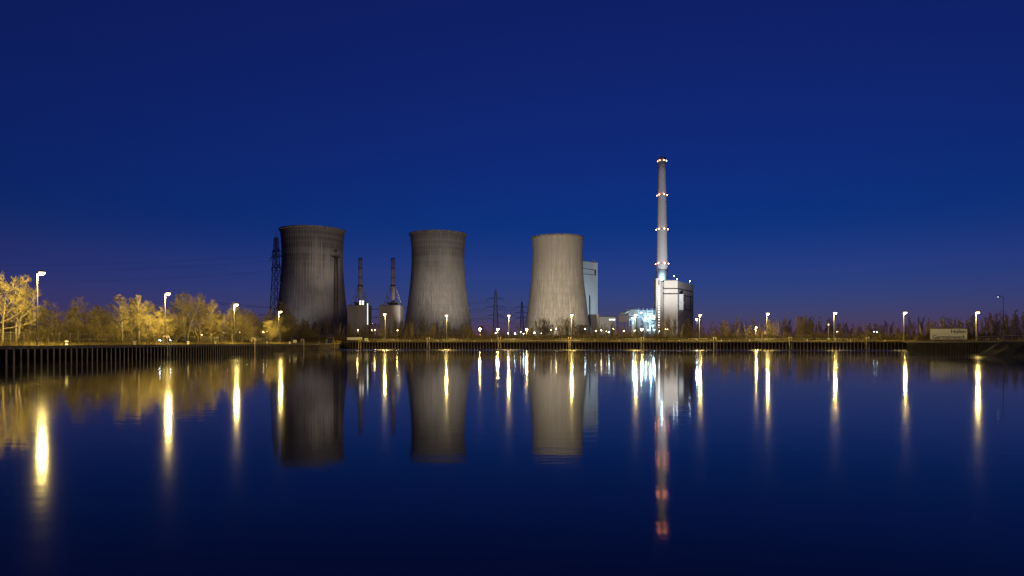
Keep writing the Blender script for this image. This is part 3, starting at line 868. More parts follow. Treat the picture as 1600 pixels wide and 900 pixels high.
for px, y, d, p, label, pw in (
    (750,514,395,PB,'bright amber yard lamp beside lit bushes right of the middle tower',9000),
    (778,514.5,395,PB,'bright amber yard lamp under the faint pylon',7000),
    (823,514.5,395,PB,'bright amber yard lamp at the left foot of the palest cooling tower',7000),
    (774.5,520,372,PW,'tiny warm lamp just left of the bright one under the faint pylon',0),
    (794,520.5,372,PC,'cool white lamp below the quay lamp in the tower gap',600),
    (804.5,521,372,PC,'faint cool white lamp midway between tower gap quay lamp and palest tower',0),
    (813.5,518.5,372,PW,'tiny warm lamp just left of the bright one at the palest tower foot',0),
    (818,521.5,368,PC,'cool white lamp below the bright amber one at the palest tower foot',600),
    (835,520,372,PC,'left one of two tiny white lamps under the left edge of the palest tower',0),
    (845,520.5,372,PC,'right one of two tiny white lamps under the left edge of the palest tower',0),
    (861,515.5,372,PW,'left lamp of the close pair in front of the palest cooling tower',0),
    (869,513.5,372,PW,'right and higher lamp of the close pair in front of the palest cooling tower',0),
    (914,514,372,PC,'white lamp at the left end of the blue white sheeted shed',300),
    (931,517,372,PC,'white lamp at the right end of the blue white sheeted shed',0),
    (939.5,516,372,PW,'warm lamp just right of the sheeted shed',0),
    (947.5,517.5,372,PW,'dim warm lamp, left of a pair below the low grey hall',0),
    (951.5,519,372,PC,'white lamp, right of a pair below the low grey hall',0),
    (958.5,513.5,372,PW,'warm lamp standing higher below the right end of the low grey hall',0),
    (975,517,372,PW,'lone warm lamp left of the process plant',0),
    (992,516,372,PW,'warm lamp directly under the quay lamp by the process plant',0),
    (1003,514.5,380,PB,'brightest amber yard lamp below the process plant',6000),
    (1012.5,516,372,PW,'warm lamp just right of the brightest amber yard lamp',0),
    (1022,515.5,372,PC,'white lamp at the foot of the lit stair strip, left side',0),
    (1030,517,372,PC,'white lamp at the foot of the lit stair strip, right side',0),
    (1040,514.5,372,PW,'left twin warm lamp at the foot of the boiler house front',0),
    (1043,514.5,372,PW,'right twin warm lamp at the foot of the boiler house front',0),
    (1088.5,498.5,372,PC,'white lamp just below the first quay lamp right of the boiler house',500),
    (1308,518,330,PW,'left one of a close pair of tiny lamps near the short unlit post',0),
    (1312,518,330,PW,'right one of a close pair of tiny lamps near the short unlit post',0),
    (1366,518.5,330,PC,'left one of the close pair of tiny white lamps on the right bank',0),
    (1370,518.5,330,PC,'right one of the close pair of tiny white lamps on the right bank',0),
    (559,516,372,PW,'warm white lamp low in front of the left turbine block',700),
    (581,516,372,PW,'left one of a close pair of lamps between the turbine blocks',0),
    (586,515.5,372,PW,'right one of a close pair of lamps between the turbine blocks',700),
    (621,516,372,PW,'small warm lamp low in front of the right turbine block',700)):
    small(px, y, d, p, label, G_far, QF, pw, COOL if p is PC else SODIUM)
for px, y, d, p, label in (
    (177,521.5,150,PC,'leftmost small white lamp behind the fence, left of the second quay lamp'),
    (212,521,155,PC,'small white lamp behind the fence under the pale birch'),
    (315,523,190,PW,'small warm lamp behind the fence right of the leaning trunks'),
    (350.5,519.5,205,PW,'left one of a pair of small lamps left of the third quay lamp'),
    (354.5,520,205,PW,'right one of a pair of small lamps left of the third quay lamp'),
    (374,519.5,210,PW,'small warm lamp on a thin post just right of the third quay lamp'),
    (386,520.5,215,PC,'small white lamp midway between the third and fourth quay lamps'),
    (411.5,518.5,225,PW,'left one of the pair of small lamps left of the fourth quay lamp'),
    (417,517.5,225,PW,'right one of the pair of small lamps left of the fourth quay lamp'),
    (250,531.5,140,PC,'tiny low lamp at the grass left of the second quay lamp foot'),
    (265.5,531.5,140,PC,'tiny low lamp at the grass right of the second quay lamp foot'),
    (291,532,155,PC,'tiny low lamp in the grass between the second and third quay lamps')):
    small(px, y, d, p, label, G_left, QL)

# floodlight masts that light the towers and blocks, some of them added
def flood(px, d, z, aims, label, lens='lens_warm', r=.5):
    t = thing('floodlight_mast', label, 'floodlight', ((px-800)/FP*d, d, QF), 0, 'floodlight masts in the power station yard')
    m = MB(); m.tube([(0,0,0),(0,0,z)], [.22,.12], 8); m.build('pole', M['galv'], t)
    m = MB(); m.tube([(-1.4,0,z),(1.4,0,z)], .09, 6); m.build('cross_bar', M['galv'], t)
    for i, (target, e, col, size) in enumerate(aims):
        x = -1.1 + 2.2*i/max(1,len(aims)-1) if len(aims) > 1 else 0
        dv = Vector(target) - Vector(((px-800)/FP*d + x, d, z+QF))
        dn = dv.normalized(); c = Vector((x,0,z+.5))
        m = MB(); m.tube([c-dn*.45, c-dn*.1, c+dn*.15], [.2,.5,.55], 10, False); m.tube([c-dn*.46,c-dn*.44],[.01,.2],10); h = m.build('lamp_head', M['dark_steel'], t)
        m = MB(); m.tube([c+dn*.06, c+dn*.08], [.5,.5], 12); m.build('lens', M[lens], h)
        light('SPOT', 'flood_light', e, col, t, c+dn*.5, .4, dv, size, .9)
    return t
def tz(px, d, z): return ((px-800)/FP*d, d, z)
FWARM = (1.0,.84,.62)
flood(862, 560, 13, [(tz(868,730,55), 4.6e5, FWARM, 80), (tz(874,730,80), 7.6e5, (1,.84,.62), 64)], 'floodlight mast among the trees in front of the palest cooling tower')
flood(912, 600, 12, [(tz(890,730,50), 2.0e5, FWARM, 80)], 'floodlight mast at the right foot of the palest cooling tower')
flood(752, 565, 12, [(tz(716,670,66), 2.6e5, (1,.88,.76), 58), (tz(705,670,75), 1.3e5, (1,.84,.66), 60)], 'floodlight mast by the right foot of the middle cooling tower')
flood(462, 575, 12, [(tz(470,630,60), .13e5, (.9,.9,1), 95)], 'added fill light mast at the left foot of the leftmost cooling tower, behind the thicket')  # added fill light for the dark left side of the tower
flood(640, 520, 12, [(tz(680,670,70), 1.3e5, (1,.88,.76), 60)], 'added fill light mast between the right turbine block and the middle cooling tower')  # added fill light for the left side of the middle tower
flood(543, 560, 12, [(tz(518,610,66), .55e5, (1,.84,.74), 75), (tz(513,610,88), 1.7e5, (1,.85,.76), 52)], 'floodlight mast between the leftmost cooling tower and the left turbine block')
flood(584, 470, 12, [(tz(563,550,40), .13e5, FWARM, 80), (tz(614,555,40), .13e5, FWARM, 80)], 'floodlight mast in front of the twin turbine blocks')
flood(960, 850, 29, [(tz(912,915,62), 2.3e5, (.76,.90,1), 120)], 'added cool light mast hidden behind the low hall, in front of the tall windowless block', 'lens_cool')  # added mast, kept out of sight behind the hall to light the tall block
flood(1074, 785, 16, [(tz(1046,900,45), 1.9e5, (1,.86,.68), 80), (tz(1038,930,150), 1.15e6, (.92,.94,1), 70)], 'floodlight mast among the trees before the boiler house front')
light('SPOT', 'shed_light', 1.1e3, COOL, None, P(922, 500, 492), .3, (-2,28,-9), 90, .8)

# ------------------------------------------------------------------ railings, ladders, bollards on the quays
def railing_proto():
    t = thing('railing', 'x', 'railing', (0,0,0), 0, 'railing sections along the far quay')
    m = MB(); m.tube([(-6,0,1.1),(6,0,1.1)], .045, 5); m.build('top_rail', M['galv'], t)
    m = MB(); m.tube([(-6,0,.58),(6,0,.58)], .035, 5); m.build('middle_rail', M['galv'], t)
    first = None
    for k in range(7):
        x = -5.7 + k*1.9
        if first is None:
            m = MB(); m.tube([(0,0,0),(0,0,1.1)], .045, 5); first = m.build('post', M['galv'], t, False, (x,0,0))
        else:
            c = first.copy(); COL.objects.link(c); c.location = (x,0,0)
    return Proto(t)
rp = railing_proto()
fa = far_wall(552) ; fb = far_wall(1413); n = int((fb-fa).length/12.05)
fd = (fb-fa).normalized()
lampsx = [602,698,795,893,992,1093,1198,1303,1412]
ordn = ['left turbine block','first far quay lamp','second far quay lamp','third far quay lamp','fourth far quay lamp','fifth far quay lamp','sixth far quay lamp','seventh far quay lamp','eighth far quay lamp','corner lamp']
for i in range(n):
    p = fa + fd*(6.1+12.05*i) + Vector((0,1.15,0))
    rp.put((p.x,p.y,QF+.02), atan2(fd.y,fd.x), 1.0, 'grey tube railing section along the edge of the far quay')
rs = right_wall(1517)
for i in range(6):
    p = rs + RD*(6.1+12.05*i) - RN*1.0
    rp.put((p.x,p.y,QR+.02), atan2(RD.y,RD.x), 1.0, 'grey tube railing section on the right quay by the harbour sign', 'railing sections on the right quay')

def ladder_proto(h):
    t = thing('quay_ladder', 'x', 'ladder', (0,0,0), 0, 'steel ladders on the quay walls')
    for sx in (-.42,.42):
        m = MB(); m.tube([(sx,-.12,-1.2),(sx,-.12,h+.5),(sx,.1,h+.85),(sx,.5,h+.8),(sx,.62,h)], .085, 6); m.build('stile', M['fender'], t)
    for k in range(int(h/.32)+3):
        m = MB(); z = -.7 + k*.32; m.tube([(-.42,-.12,z),(.42,-.12,z)], .03, 5); m.build('rung', M['galv'], t)
    return Proto(t)
M['fender'] = mat('worn_pale_steel', (.55,.47,.34), .6, .1, .2, 2.0)
ll = ladder_proto(QL); lf = ladder_proto(QF)
for px, lab in ((262,'steel ladder on the left quay wall directly below the second quay lamp'),(398,'steel ladder on the left quay wall between the third and fourth quay lamps'),(474,'steel ladder near the far end of the left quay wall'),(522,'last and smallest steel ladder on the left quay wall, by the yellow skip')):
    p = left_wall(px); ll.put((p.x, p.y, 0), rz_for(-INL), 1.25, lab)
for px, lab in ((562,'steel ladder on the far wall below the white trailer'),(669,'steel ladder on the far wall left of the quay lamp at the middle tower'),(780,'steel ladder on the far wall left of the quay lamp in the tower gap'),(890,'steel ladder on the far wall under the palest cooling tower'),(1004,'steel ladder on the far wall below the process plant'),(1117,'steel ladder on the far wall right of the first lamp against open sky'),(1235,'steel ladder on the far wall below open sky, left of the dim post lamp'),(1356,'rightmost steel ladder on the far wall')):
    p = far_wall(px); lf.put((p.x, p.y-.02, 0), 0, 1.25, lab)
def bollard_proto():
    t = thing('bollard', 'x', 'bollard', (0,0,0), 0, 'mooring bollards on the quays')
    m = MB(); m.lathe([(.24,0),(.2,.1),(.17,.4),(.26,.48),(.28,.58),(.2,.66),(.01,.68)], 14); m.build('post', M['white'], t, True)
    m = MB(); m.box(-.35,.35,-.35,.35,-.02,.03); m.build('base_plate', M['dark_steel'], t)
    return Proto(t)
bp_ = bollard_proto()
for px in (575,640,684,742,768,830,868,930,968,1030,1062,1128,1140,1172,1262,1330,1384):
    p = far_wall(px); bp_.put((p.x, p.y+.55, QF+.03), 0, 1, 'short pale mooring bollard on the edge of the far quay')
for px in (110,215,298,340,420,455,500):
    p = left_wall(px)+INL*.5; bp_.put((p.x, p.y, QL+.03), 0, 1, 'short pale mooring bollard on the edge of the left quay', 'mooring bollards on the left quay')
# pale crash barrier lying along the far quay edge
p0 = far_wall(824); p1 = far_wall(907)
t = thing('guard_barrier', 'long pale steel barrier on the far quay edge in front of the palest tower', 'barrier', (p0.x,p0.y+.35,QF+.03))
v = p1-p0; m = MB(); m.beam((0,0,.42),(v.x,v.y,.42),.12,.34); m.build('rail', M['fender'], t)
for k in range(9):
    q = v*(k/8*.98+.01); m = MB(); m.box(q.x-.08,q.x+.08,q.y+.08,q.y+.2,0,.5); m.build('post', M['galv'], t)

# ------------------------------------------------------------------ fence behind the left quay
def fence_proto():
    t = thing('wire_fence', 'x', 'fence', (0,0,0), 0, 'wire fence panels behind the left quay')
    for z in (.1,1.0,1.95):
        m = MB(); m.tube([(-6,0,z),(6,0,z)], .035, 4); m.build('rail', M['galv'], t)
    m = MB()
    for k in range(60):
        x = -6+k*.2; m.tube([(x,0,.1),(x,0,1.95)], .008, 3, False)
    m.build('mesh_panel', M['galv'], t)
    for k in range(5):
        m = MB(); m.tube([(-6+k*3,0,0),(-6+k*3,0,2.1)], .05, 5); m.build('post', M['galv'], t)
    return Proto(t)
fp_ = fence_proto()
for i in range(15):
    p = L0 + LD*(-8+12.0*i) + INL*9.0
    fp_.put((p.x,p.y,QL-.02), atan2(LD.y,LD.x), 1, 'grey wire fence panel behind the grass of the left quay')

# ------------------------------------------------------------------ harbour sign
sa = right_wall(1452.5); sb = right_wall(1512.5)
so = sa - RN*.15
sdir = RD.copy()
zt = CAMZ + (HZ-513.5)/FP*((sa.y+sb.y)/2); zb = CAMZ + (HZ-530.5)/FP*((sa.y+sb.y)/2)
# the boards face the camera
dsg = 205.0
xs0 = (1453.5-800)/FP*dsg; xs1 = (1511-800)/FP*dsg
pr0 = P(1453.5, HZ, dsg)
t = thing('harbour_sign', 'two board white sign reading Hafen Gersteinwerk on the right quay railing', 'sign', (xs0, dsg, QR))
Wd = xs1-xs0
def SZ(y): return CAMZ + (HZ-y)/FP*dsg - QR
for (y0, y1, text, cx0, lab) in ((514.2,521.4,'Hafen',.56,'upper board'),(522.4,530.2,'Gersteinwerk',.06,'lower board')):
    m = MB(); m.box(0, Wd, -.05, .05, SZ(y1), SZ(y0)); bd = m.build('board', M['sign_white'], t)
    m = MB(); zz0, zz1 = SZ(y1), SZ(y0)
    m.box(-.06,Wd+.06,-.08,.07,zz0-.06,zz0); m.box(-.06,Wd+.06,-.08,.07,zz1,zz1+.06); m.build('frame', M['galv'], bd)
    cu = bpy.data.curves.new('lettering', 'FONT'); cu.body = text
    cu.size = 1.0; cu.extrude = .01; cu.offset = .018
    to = bpy.data.objects.new('tmp', cu); COL.objects.link(to)
    bpy.context.view_layer.update()
    me = bpy.data.meshes.new_from_object(to.evaluated_get(bpy.context.evaluated_depsgraph_get()))
    bpy.data.objects.remove(to)
    xs = [v.co.x for v in me.vertices]; ys = [v.co.y for v in me.vertices]
    wx0, wx1 = min(xs), max(xs); hy = .72
    tw = Wd*(.965-cx0); sx = tw/(wx1-wx0); th = (zz1-zz0)*.80; sy = th/(.74 + (.0))
    sy = th/.76
    for v in me.vertices:
        x, y, z = v.co
        v.co = (Wd*cx0 + (x-wx0)*sx, -.065 - z, zz0 + (zz1-zz0)*.14 + y*sy)
    me.materials.clear(); me.materials.append(M['black']); me.name = 'lettering'
    lo = bpy.data.objects.new('lettering', me); COL.objects.link(lo); lo.parent = bd
for u in (.06,.35,.65,.94):
    m = MB(); m.tube([(Wd*u,.13,0),(Wd*u,.13,SZ(514))], .09, 6); m.build('post', M['galv'], t)

# ------------------------------------------------------------------ things parked at the corner of the harbour
def corner(px, d): return ((px-800)/FP*d, d, QF)
def corner_left(px, d): return ((px-800)/FP*d, d, QL-.02)
dk = 322.0; sk_ = dk/FP
def bx(m, x0, x1, y0, y1, z0, z1, bev=.05):
    m.box(x0,x1,y0,y1,z0,z1)
t = thing('trailer', 'low white box trailer parked behind the corner of the two quay walls', 'trailer', corner(554,dk))
m = MB(); m.box(-3.3,3.3,-1.1,1.1,.75,2.05); m.build('box_body', M['white'], t)
m = MB(); m.box(-3.4,3.4,-1.0,1.0,.55,.72); m.tube([(3.4,0,.6),(4.6,0,.6)],.06,6); m.build('chassis', M['dark_steel'], t)
for x in (-1.4,-.3):
    for y in (-1,.85):
        m = MB(); m.tube([(x,y,.4),(x,y+.18,.4)], .4, 16); wh = m.build('wheel', M['rubber'], t)
        m = MB(); m.tube([(x,y-.01,.4),(x,y+.19,.4)], .2, 12); m.build('rim', M['galv'], wh)
t = thing('skip', 'small yellow steel skip at the end of the left quay', 'skip', corner_left(529.8,dk-6))
m = MB(); z1 = 1.25
b0 = len(m.v); m.v += [(-.75,-.7,.08),(.75,-.7,.08),(.75,.7,.08),(-.75,.7,.08),(-1.1,-.8,z1),(1.1,-.8,z1),(1.1,.8,z1),(-1.1,.8,z1),(-.98,-.7,z1),(.98,-.7,z1),(.98,.7,z1),(-.98,.7,z1),(-.7,-.62,.2),(.7,-.62,.2),(.7,.62,.2),(-.7,.62,.2)]
for f in ((0,3,2,1),(0,1,5,4),(1,2,6,5),(2,3,7,6),(3,0,4,7),(4,5,9,8),(5,6,10,9),(6,7,11,10),(7,4,8,11),(8,9,13,12),(9,10,14,13),(10,11,15,14),(11,8,12,15),(12,13,14,15)): m.f.append(f); m.m.append(0)
m.build('bin', M['yellow'], t)
for s in (-1,1):
    m = MB(); m.tube([(s*.95,-.86,.75),(s*.95,-.98,.75)], .08, 8); m.build('lifting_lug', M['dark_steel'], t)
t = thing('tool_chest', 'blue and yellow box beside the yellow skip on the left quay', 'box', corner_left(521.5,dk-8))
m = MB(); m.box(-.7,.7,-.5,.5,.06,.62); m.build('lower_box', M['yellow'], t)
m = MB(); m.box(-.55,.55,-.42,.42,.62,1.2); m.build('upper_box', M['blue'], t)
m = MB(); m.box(-.75,.75,-.55,-.4,0,.06); m.box(-.75,.75,.4,.55,0,.06); m.build('skid', M['dark_steel'], t)
t = thing('gantry_frame', 'grey steel portal frame at the end of the left quay', 'gantry', corner_left(515.5,dk-4))
for s in (-1,1):
    m = MB(); m.box(s*1.45-.12,s*1.45+.12,-.12,.12,0,2.7); m.build('leg', M['galv'], t)
m = MB(); m.box(-1.7,1.7,-.15,.15,2.7,2.95); m.build('beam', M['galv'], t)
m = MB(); m.box(-.5,.5,-.3,.3,.3,1.6); m.build('pump_cabinet', M['blue'], t)
m = MB(); m.box(-.55,-.4,-.25,.25,0,.3); m.box(.4,.55,-.25,.25,0,.3); m.build('cabinet_foot', M['dark_steel'], t)
t = thing('white_cabinet', 'slim white cabinet left of the grey portal frame', 'cabinet', corner_left(510,dk-8))
m = MB(); m.box(-.45,.45,-.3,.3,.1,1.9); m.build('body', M['white'], t)
m = MB(); m.box(-.38,.38,-.33,-.3,.2,1.8); m.build('door', M['white'], t)
m = MB(); m.box(-.42,.42,-.28,.28,0,.1); m.build('plinth', M['coping'], t)
def board(px, y0, y1, w, d, label, z0, m_):
    t = thing('board_sign', label, 'sign', ((px-800)/FP*d, d, z0))
    za, zb = (HZ-y1)/FP*d + CAMZ - z0, (HZ-y0)/FP*d + CAMZ - z0
    m = MB(); m.box(-w/2,w/2,-.04,.04,za,zb); m.build('board', m_, t)
    for s in (-.35,.35):
        m = MB(); m.tube([(w*s,.09,0),(w*s,.09,zb)], .045, 6); m.build('post', M['galv'], t)
    m = MB(); m.box(-w*.22,w*.22,-.055,-.041,za+(zb-za)*.25,za+(zb-za)*.75); m.build('panel', M['fender'], t)
board(460.8, 531.2, 535.6, 1.25, 238, 'square pale board on two posts near the far end of the left quay', QL, M['white'])
board(572.3, 528.2, 532.8, 1.6, 321, 'square pale board on two posts right of the white trailer', QF, M['white'])
board(339, 526.2, 528.8, .75, 172, 'small dark edged board standing in the grass left of the third quay lamp', QL, M['sign_white'])

# ------------------------------------------------------------------ trees
def grow(seed, style, H=10.0):
    R = random.Random(seed)
    trunk = MB(); crown = MB()
    cfg = {
        'spread': dict(stems=1, lean=.10, start=.22, n1=18, a1=(40,75), l1=.50, n2=10, n3=13, tr=1.05, r0=.17, up=.25),
        'birch':  dict(stems=1, lean=.05, start=.25, n1=24, a1=(28,52), l1=.28, n2=9, n3=13, tr=1.05, r0=.11, up=.35),
        'lean':   dict(stems=2, lean=.28, start=.30, n1=14, a1=(35,65), l1=.38, n2=9, n3=13, tr=1.0, r0=.15, up=.30),
        'shrub':  dict(stems=6, lean=.38, start=.12, n1=11,  a1=(25,58), l1=.36, n2=8, n3=11, tr=1.0, r0=.055, up=.35),
        'thin':   dict(stems=1, lean=.04, start=.30, n1=20, a1=(18,42), l1=.20, n2=7, n3=7, tr=1.2, r0=.13, up=.45),
        'clump':  dict(stems=4, lean=.16, start=.22, n1=12, a1=(20,46), l1=.22, n2=7, n3=7, tr=1.2, r0=.095, up=.40),
    }[style]
    def path(p, d, L, n, wob, up):
        pts = [p.copy()]; d = d.normalized()
        for i in range(n):
            d = (d + Vector((R.gauss(0,wob), R.gauss(0,wob), R.gauss(0,wob*.6) + up*.12))).normalized()
            p = p + d*(L/n); pts.append(p.copy())
        return pts
    def side(d, ang):
        az = R.uniform(0, 2*pi)
        o = d.orthogonal().normalized(); o = Matrix.Rotation(az, 3, d) @ o
        return (d*cos(ang) + o*sin(ang)).normalized()
    def at(pts, u):
        x = u*(len(pts)-1); i = min(int(x), len(pts)-2)
        return pts[i].lerp(pts[i+1], x-i), (pts[i+1]-pts[i]).normalized()
    for s in range(cfg['stems']):
        az = R.uniform(0,2*pi); ln = cfg['lean']*R.uniform(.4,1.2)
        d0 = Vector((cos(az)*ln, sin(az)*ln, 1))
        Ls = H*R.uniform(.82,1.0) if cfg['stems'] > 1 else H*.97
        base = Vector((R.uniform(-.12,.12)*cfg['stems']*.6, R.uniform(-.12,.12)*cfg['stems']*.6, -.1))
        tp = path(base, d0, Ls, 9, .07, .25)
        r0 = cfg['r0']
        trunk.tube(tp, [r0*(1-.88*(i/9))+.008 for i in range(10)], 6, False)
        for i in range(cfg['n1']):
            u = cfg['start'] + (1-cfg['start'])*((i+R.random())/cfg['n1'])*.98
            p, d = at(tp, u)
            L1 = H*cfg['l1']*(1.05-.72*(u-cfg['start'])/(1-cfg['start']))*R.uniform(.65,1.2)
            d1 = side(d, radians(R.uniform(*cfg['a1'])))
            bp = path(p, d1, L1, 5, .13, cfg['up']*1.6)
            rb = r0*(1-.85*u)*.55 + .012
            trunk.tube(bp, [rb*(1-.8*j/5)+.006 for j in range(6)], 4, False)
            for j in range(cfg['n2']):
                u2 = .22 + .78*((j+R.random())/cfg['n2'])
                p2, d2 = at(bp, min(u2,.99))
                L2 = L1*.48*(1.1-.5*u2)*R.uniform(.6,1.25)
                tw = path(p2, side(d2, radians(R.uniform(28,60))), L2, 3, .16, cfg['up'])
                crown.tube(tw, [.020*cfg['tr'],.016*cfg['tr'],.012*cfg['tr'],.008*cfg['tr']], 3, False)
                for k in range(cfg['n3']):
                    p3, d3 = at(tw, .15 + .84*R.random())
                    L3 = L2*.5*R.uniform(.5,1.2) + .12
                    q = p3 + side(d3, radians(R.uniform(22,58)))*L3 + Vector((0,0,L3*.1))
                    crown.tube([p3, q], [.011*cfg['tr'],.006*cfg['tr']], 3, False)
    return trunk, crown

def tree_proto(name, seed, style, bark, twig, label, cat='tree'):
    tr, cr = grow(seed, style)
    t = thing(name, label, cat)
    tr.build('trunk', M[bark], t); cr.build('crown', M[twig], t)
    return Proto(t)
TP = {
 'spread': [tree_proto('bare_tree', 11, 'spread', 'bark', 'twig', 'x'), tree_proto('bare_tree', 12, 'spread', 'bark', 'twig', 'x')],
 'birch':  [tree_proto('birch_tree', 21, 'birch', 'bark_pale', 'twig', 'x'), tree_proto('birch_tree', 22, 'birch', 'bark_pale', 'twig', 'x')],
 'lean':   [tree_proto('leaning_tree', 31, 'lean', 'bark_pale', 'twig', 'x'), tree_proto('leaning_tree', 34, 'lean', 'bark', 'twig', 'x')],
 'shrub':  [tree_proto('shrub', 41, 'shrub', 'bark', 'twig', 'x', 'shrub'), tree_proto('shrub', 42, 'shrub', 'bark', 'twig', 'x', 'shrub')],
}
rnd = random.Random(77)
G_lt = 'bare trees on the left bank'
def ltree(kind, px, ytop, back, label=None, k=0, w=1.0, group=None):
    b0 = left_wall(px)
    # step inland, then slide along the bank so that the column stays
    p = b0 + INL*back
    d = p.y * (px-800)/FP / p.x if False else p.y
    # find the place inland by `back` that shows at column px
    t_ = (px-800)/FP
    A0 = L0 + INL*back
    s = (t_*A0.y - A0.x)/(LD.x - t_*LD.y)
    q = A0 + LD*s
    h = CAMZ + (HZ-ytop)/FP*q.y - QL
    pr = TP[kind][k % 2]
    sc = h/10.0
    return pr.put((q.x,q.y,QL-.02), rnd.uniform(0,6.28), (sc*w,sc*w,sc), label, group or G_lt)
for a_ in (
 ('lean', 27, 425, 9, 'tall bare tree with a leaning trunk just left of the nearest quay lamp', 0, 1.0),
 ('spread', 4, 440, 8, 'bare tree cut off by the left edge', 0, 1.0),
 ('birch', 48, 455, 13, 'slim birch right behind the nearest quay lamp', 0, 1.0),
 ('spread', 82, 475, 11, 'low bare tree just right of the nearest quay lamp', 1, 1.0),
 ('spread', 124, 472, 9, 'round crowned bare tree between the first and second quay lamps', 0, 1.1),
 ('spread', 158, 484, 10, 'low wide bare tree right of the round crowned one', 1, 1.1),
 ('birch', 192, 463, 8, 'tallest slim birch left of the second quay lamp', 0, 1.15),
 ('birch', 205, 466, 10, 'slim birch closest to the tallest birch, on its right', 1, 1.15),
 ('birch', 218, 462, 8, 'thin pale stemmed birch midway to the second quay lamp', 1, .85),
 ('spread', 232, 478, 8, 'bare tree left of the second quay lamp, half in its light', 0, .9),
 ('shrub', 246, 487, 4.5, 'dense yellow lit bush at the left side of the second quay lamp', 0, 1.2),
 ('spread', 256, 484, 5.5, 'yellow lit bare tree straight behind the second quay lamp', 1, .8),
 ('shrub', 276, 489, 5, 'dense yellow lit bush at the right side of the second quay lamp', 1, 1.2),
 ('lean', 292, 452, 6, 'pale trunk leaning right of the second quay lamp, the taller of two', 0, 1.0),
 ('lean', 312, 458, 7, 'pair of pale leaning trunks beside the taller leaning tree', 1, 1.0),
 ('spread', 330, 476, 9, 'bare tree left of the third quay lamp with wide low branches', 0, 1.0),
 ('spread', 345, 484, 20, 'lower bare tree close left of the third quay lamp', 1, 1.0),
 ('spread', 363, 480, 5.5, 'bare tree brightly lit straight under the third quay lamp', 0, .9),
 ('shrub', 378, 492, 5, 'dense lit bush right of the third quay lamp', 0, 1.3),
 ('birch', 394, 487, 16, 'thin birch right of the third quay lamp', 1, 1.0),
 ('spread', 408, 496, 14, 'low bare tree midway between the third and fourth quay lamps', 1, 1.2),
 ('shrub', 424, 499, 5, 'lit bush left of the fourth quay lamp', 1, 1.3),
 ('spread', 437, 496, 5.5, 'yellow lit bare tree straight under the fourth quay lamp', 0, 1.0),
 ('lean', 455, 490, 8, 'bare tree leaning right past the fourth quay lamp', 0, 1.0),
 ('spread', 470, 503, 14, 'dim bare tree right of the fourth quay lamp before the dark tower', 1, 1.0)):
    ltree(*a_)
for px in range(0, 480, 11):
    ltree('shrub', px+rnd.uniform(-6,6), rnd.uniform(500,513), rnd.uniform(9.5,14), 'knee deep bare bush in the hedge line along the fence of the left bank', rnd.randrange(2), 1.7, 'bushes along the left bank fence')
for px in range(2, 470, 13):
    kind = rnd.choice(('spread','birch','spread'))
    ltree(kind, px+rnd.uniform(-7,7), rnd.uniform(478,500), rnd.uniform(14,30), 'bare tree in the mixed row behind the left bank fence', rnd.randrange(2), 1.15, 'bare trees in the back row of the left bank')

# the far bank: thin bare trees, one mesh each
FT = []
for sd, st_ in ((51,'thin'),(52,'thin'),(53,'clump'),(54,'clump'),(55,'thin'),(56,'clump')):
    tr, cr = grow(sd, st_)
    off = len(tr.v)
    tr.v += cr.v; tr.f += [tuple(i+off for i in f) for f in cr.f]; tr.m += [1]*len(cr.f)
    o = tr.build('thin_tree', [M['bark_pale'] if sd in (51,55) else M['bark'], M['twig_dark']])
    tag(o, 'x', 'tree'); FT.append([o, False])
rnd = random.Random(123)
def ftree(px, d, ytop, label, group):
    e = FT[rnd.choice((0,1,2,2,3,3,4,5,5))]
    if not e[1]: o = e[0]; e[1] = True
    else: o = e[0].copy(); COL.objects.link(o)
    h = CAMZ + (HZ-ytop)/FP*d - QF
    s = h/10
    o.location = ((px-800)/FP*d, d, QF-.02); o.rotation_euler = (0,0,rnd.uniform(0,6.28)); w_ = s*rnd.uniform(.65,1.05)
    o.scale = (w_,w_,s)
    o['label'] = label; o['group'] = group; o['category'] = 'tree'
def zone(px):
    if px < 545: return ('thin bare tree in the dark thicket below the leftmost cooling tower', 'thicket below the leftmost tower')
    if px < 632: return ('thin bare tree in the thicket before the twin turbine blocks', 'thicket before the turbine blocks')
    if px < 740: return ('thin bare tree in the thicket below the middle cooling tower', 'thicket below the middle tower')
    if px < 826: return ('thin bare tree in the thicket below the faint pylon', 'thicket in the tower gap')
    if px < 918: return ('thin bare tree in the thicket below the palest cooling tower', 'thicket below the palest tower')
    if px < 1030: return ('thin bare tree in the thicket before the lit process plant', 'thicket before the process plant')
    if px < 1090: return ('thin bare tree in the thicket below the boiler house', 'thicket below the boiler house')
    if px < 1300: return ('thin bare tree on the open far bank left of the dim post lamp', 'bare trees on the open far bank')
    if px < 1445: return ('thin bare tree on the open far bank right of the dim post lamp', 'bare trees left of the harbour sign')
    return ('thin bare tree on the right bank beyond the harbour sign', 'bare trees beyond the harbour sign')
def top_row(px):
    pts = ((470,497),(540,503),(600,505),(660,500),(735,507),(760,512),(800,511),(826,503),(900,497),(930,505),(1000,507),(1035,499),(1060,497),(1090,502),(1150,500),(1200,503),(1250,496),(1262,492),(1280,499),(1340,503),(1400,503),(1440,498),(1480,497),(1520,497),(1560,490),(1610,486))
    for i in range(len(pts)-1):
        if px <= pts[i+1][0]:
            u = (px-pts[i][0])/(pts[i+1][0]-pts[i][0]); return pts[i][1]+u*(pts[i+1][1]-pts[i][1])
    return 488
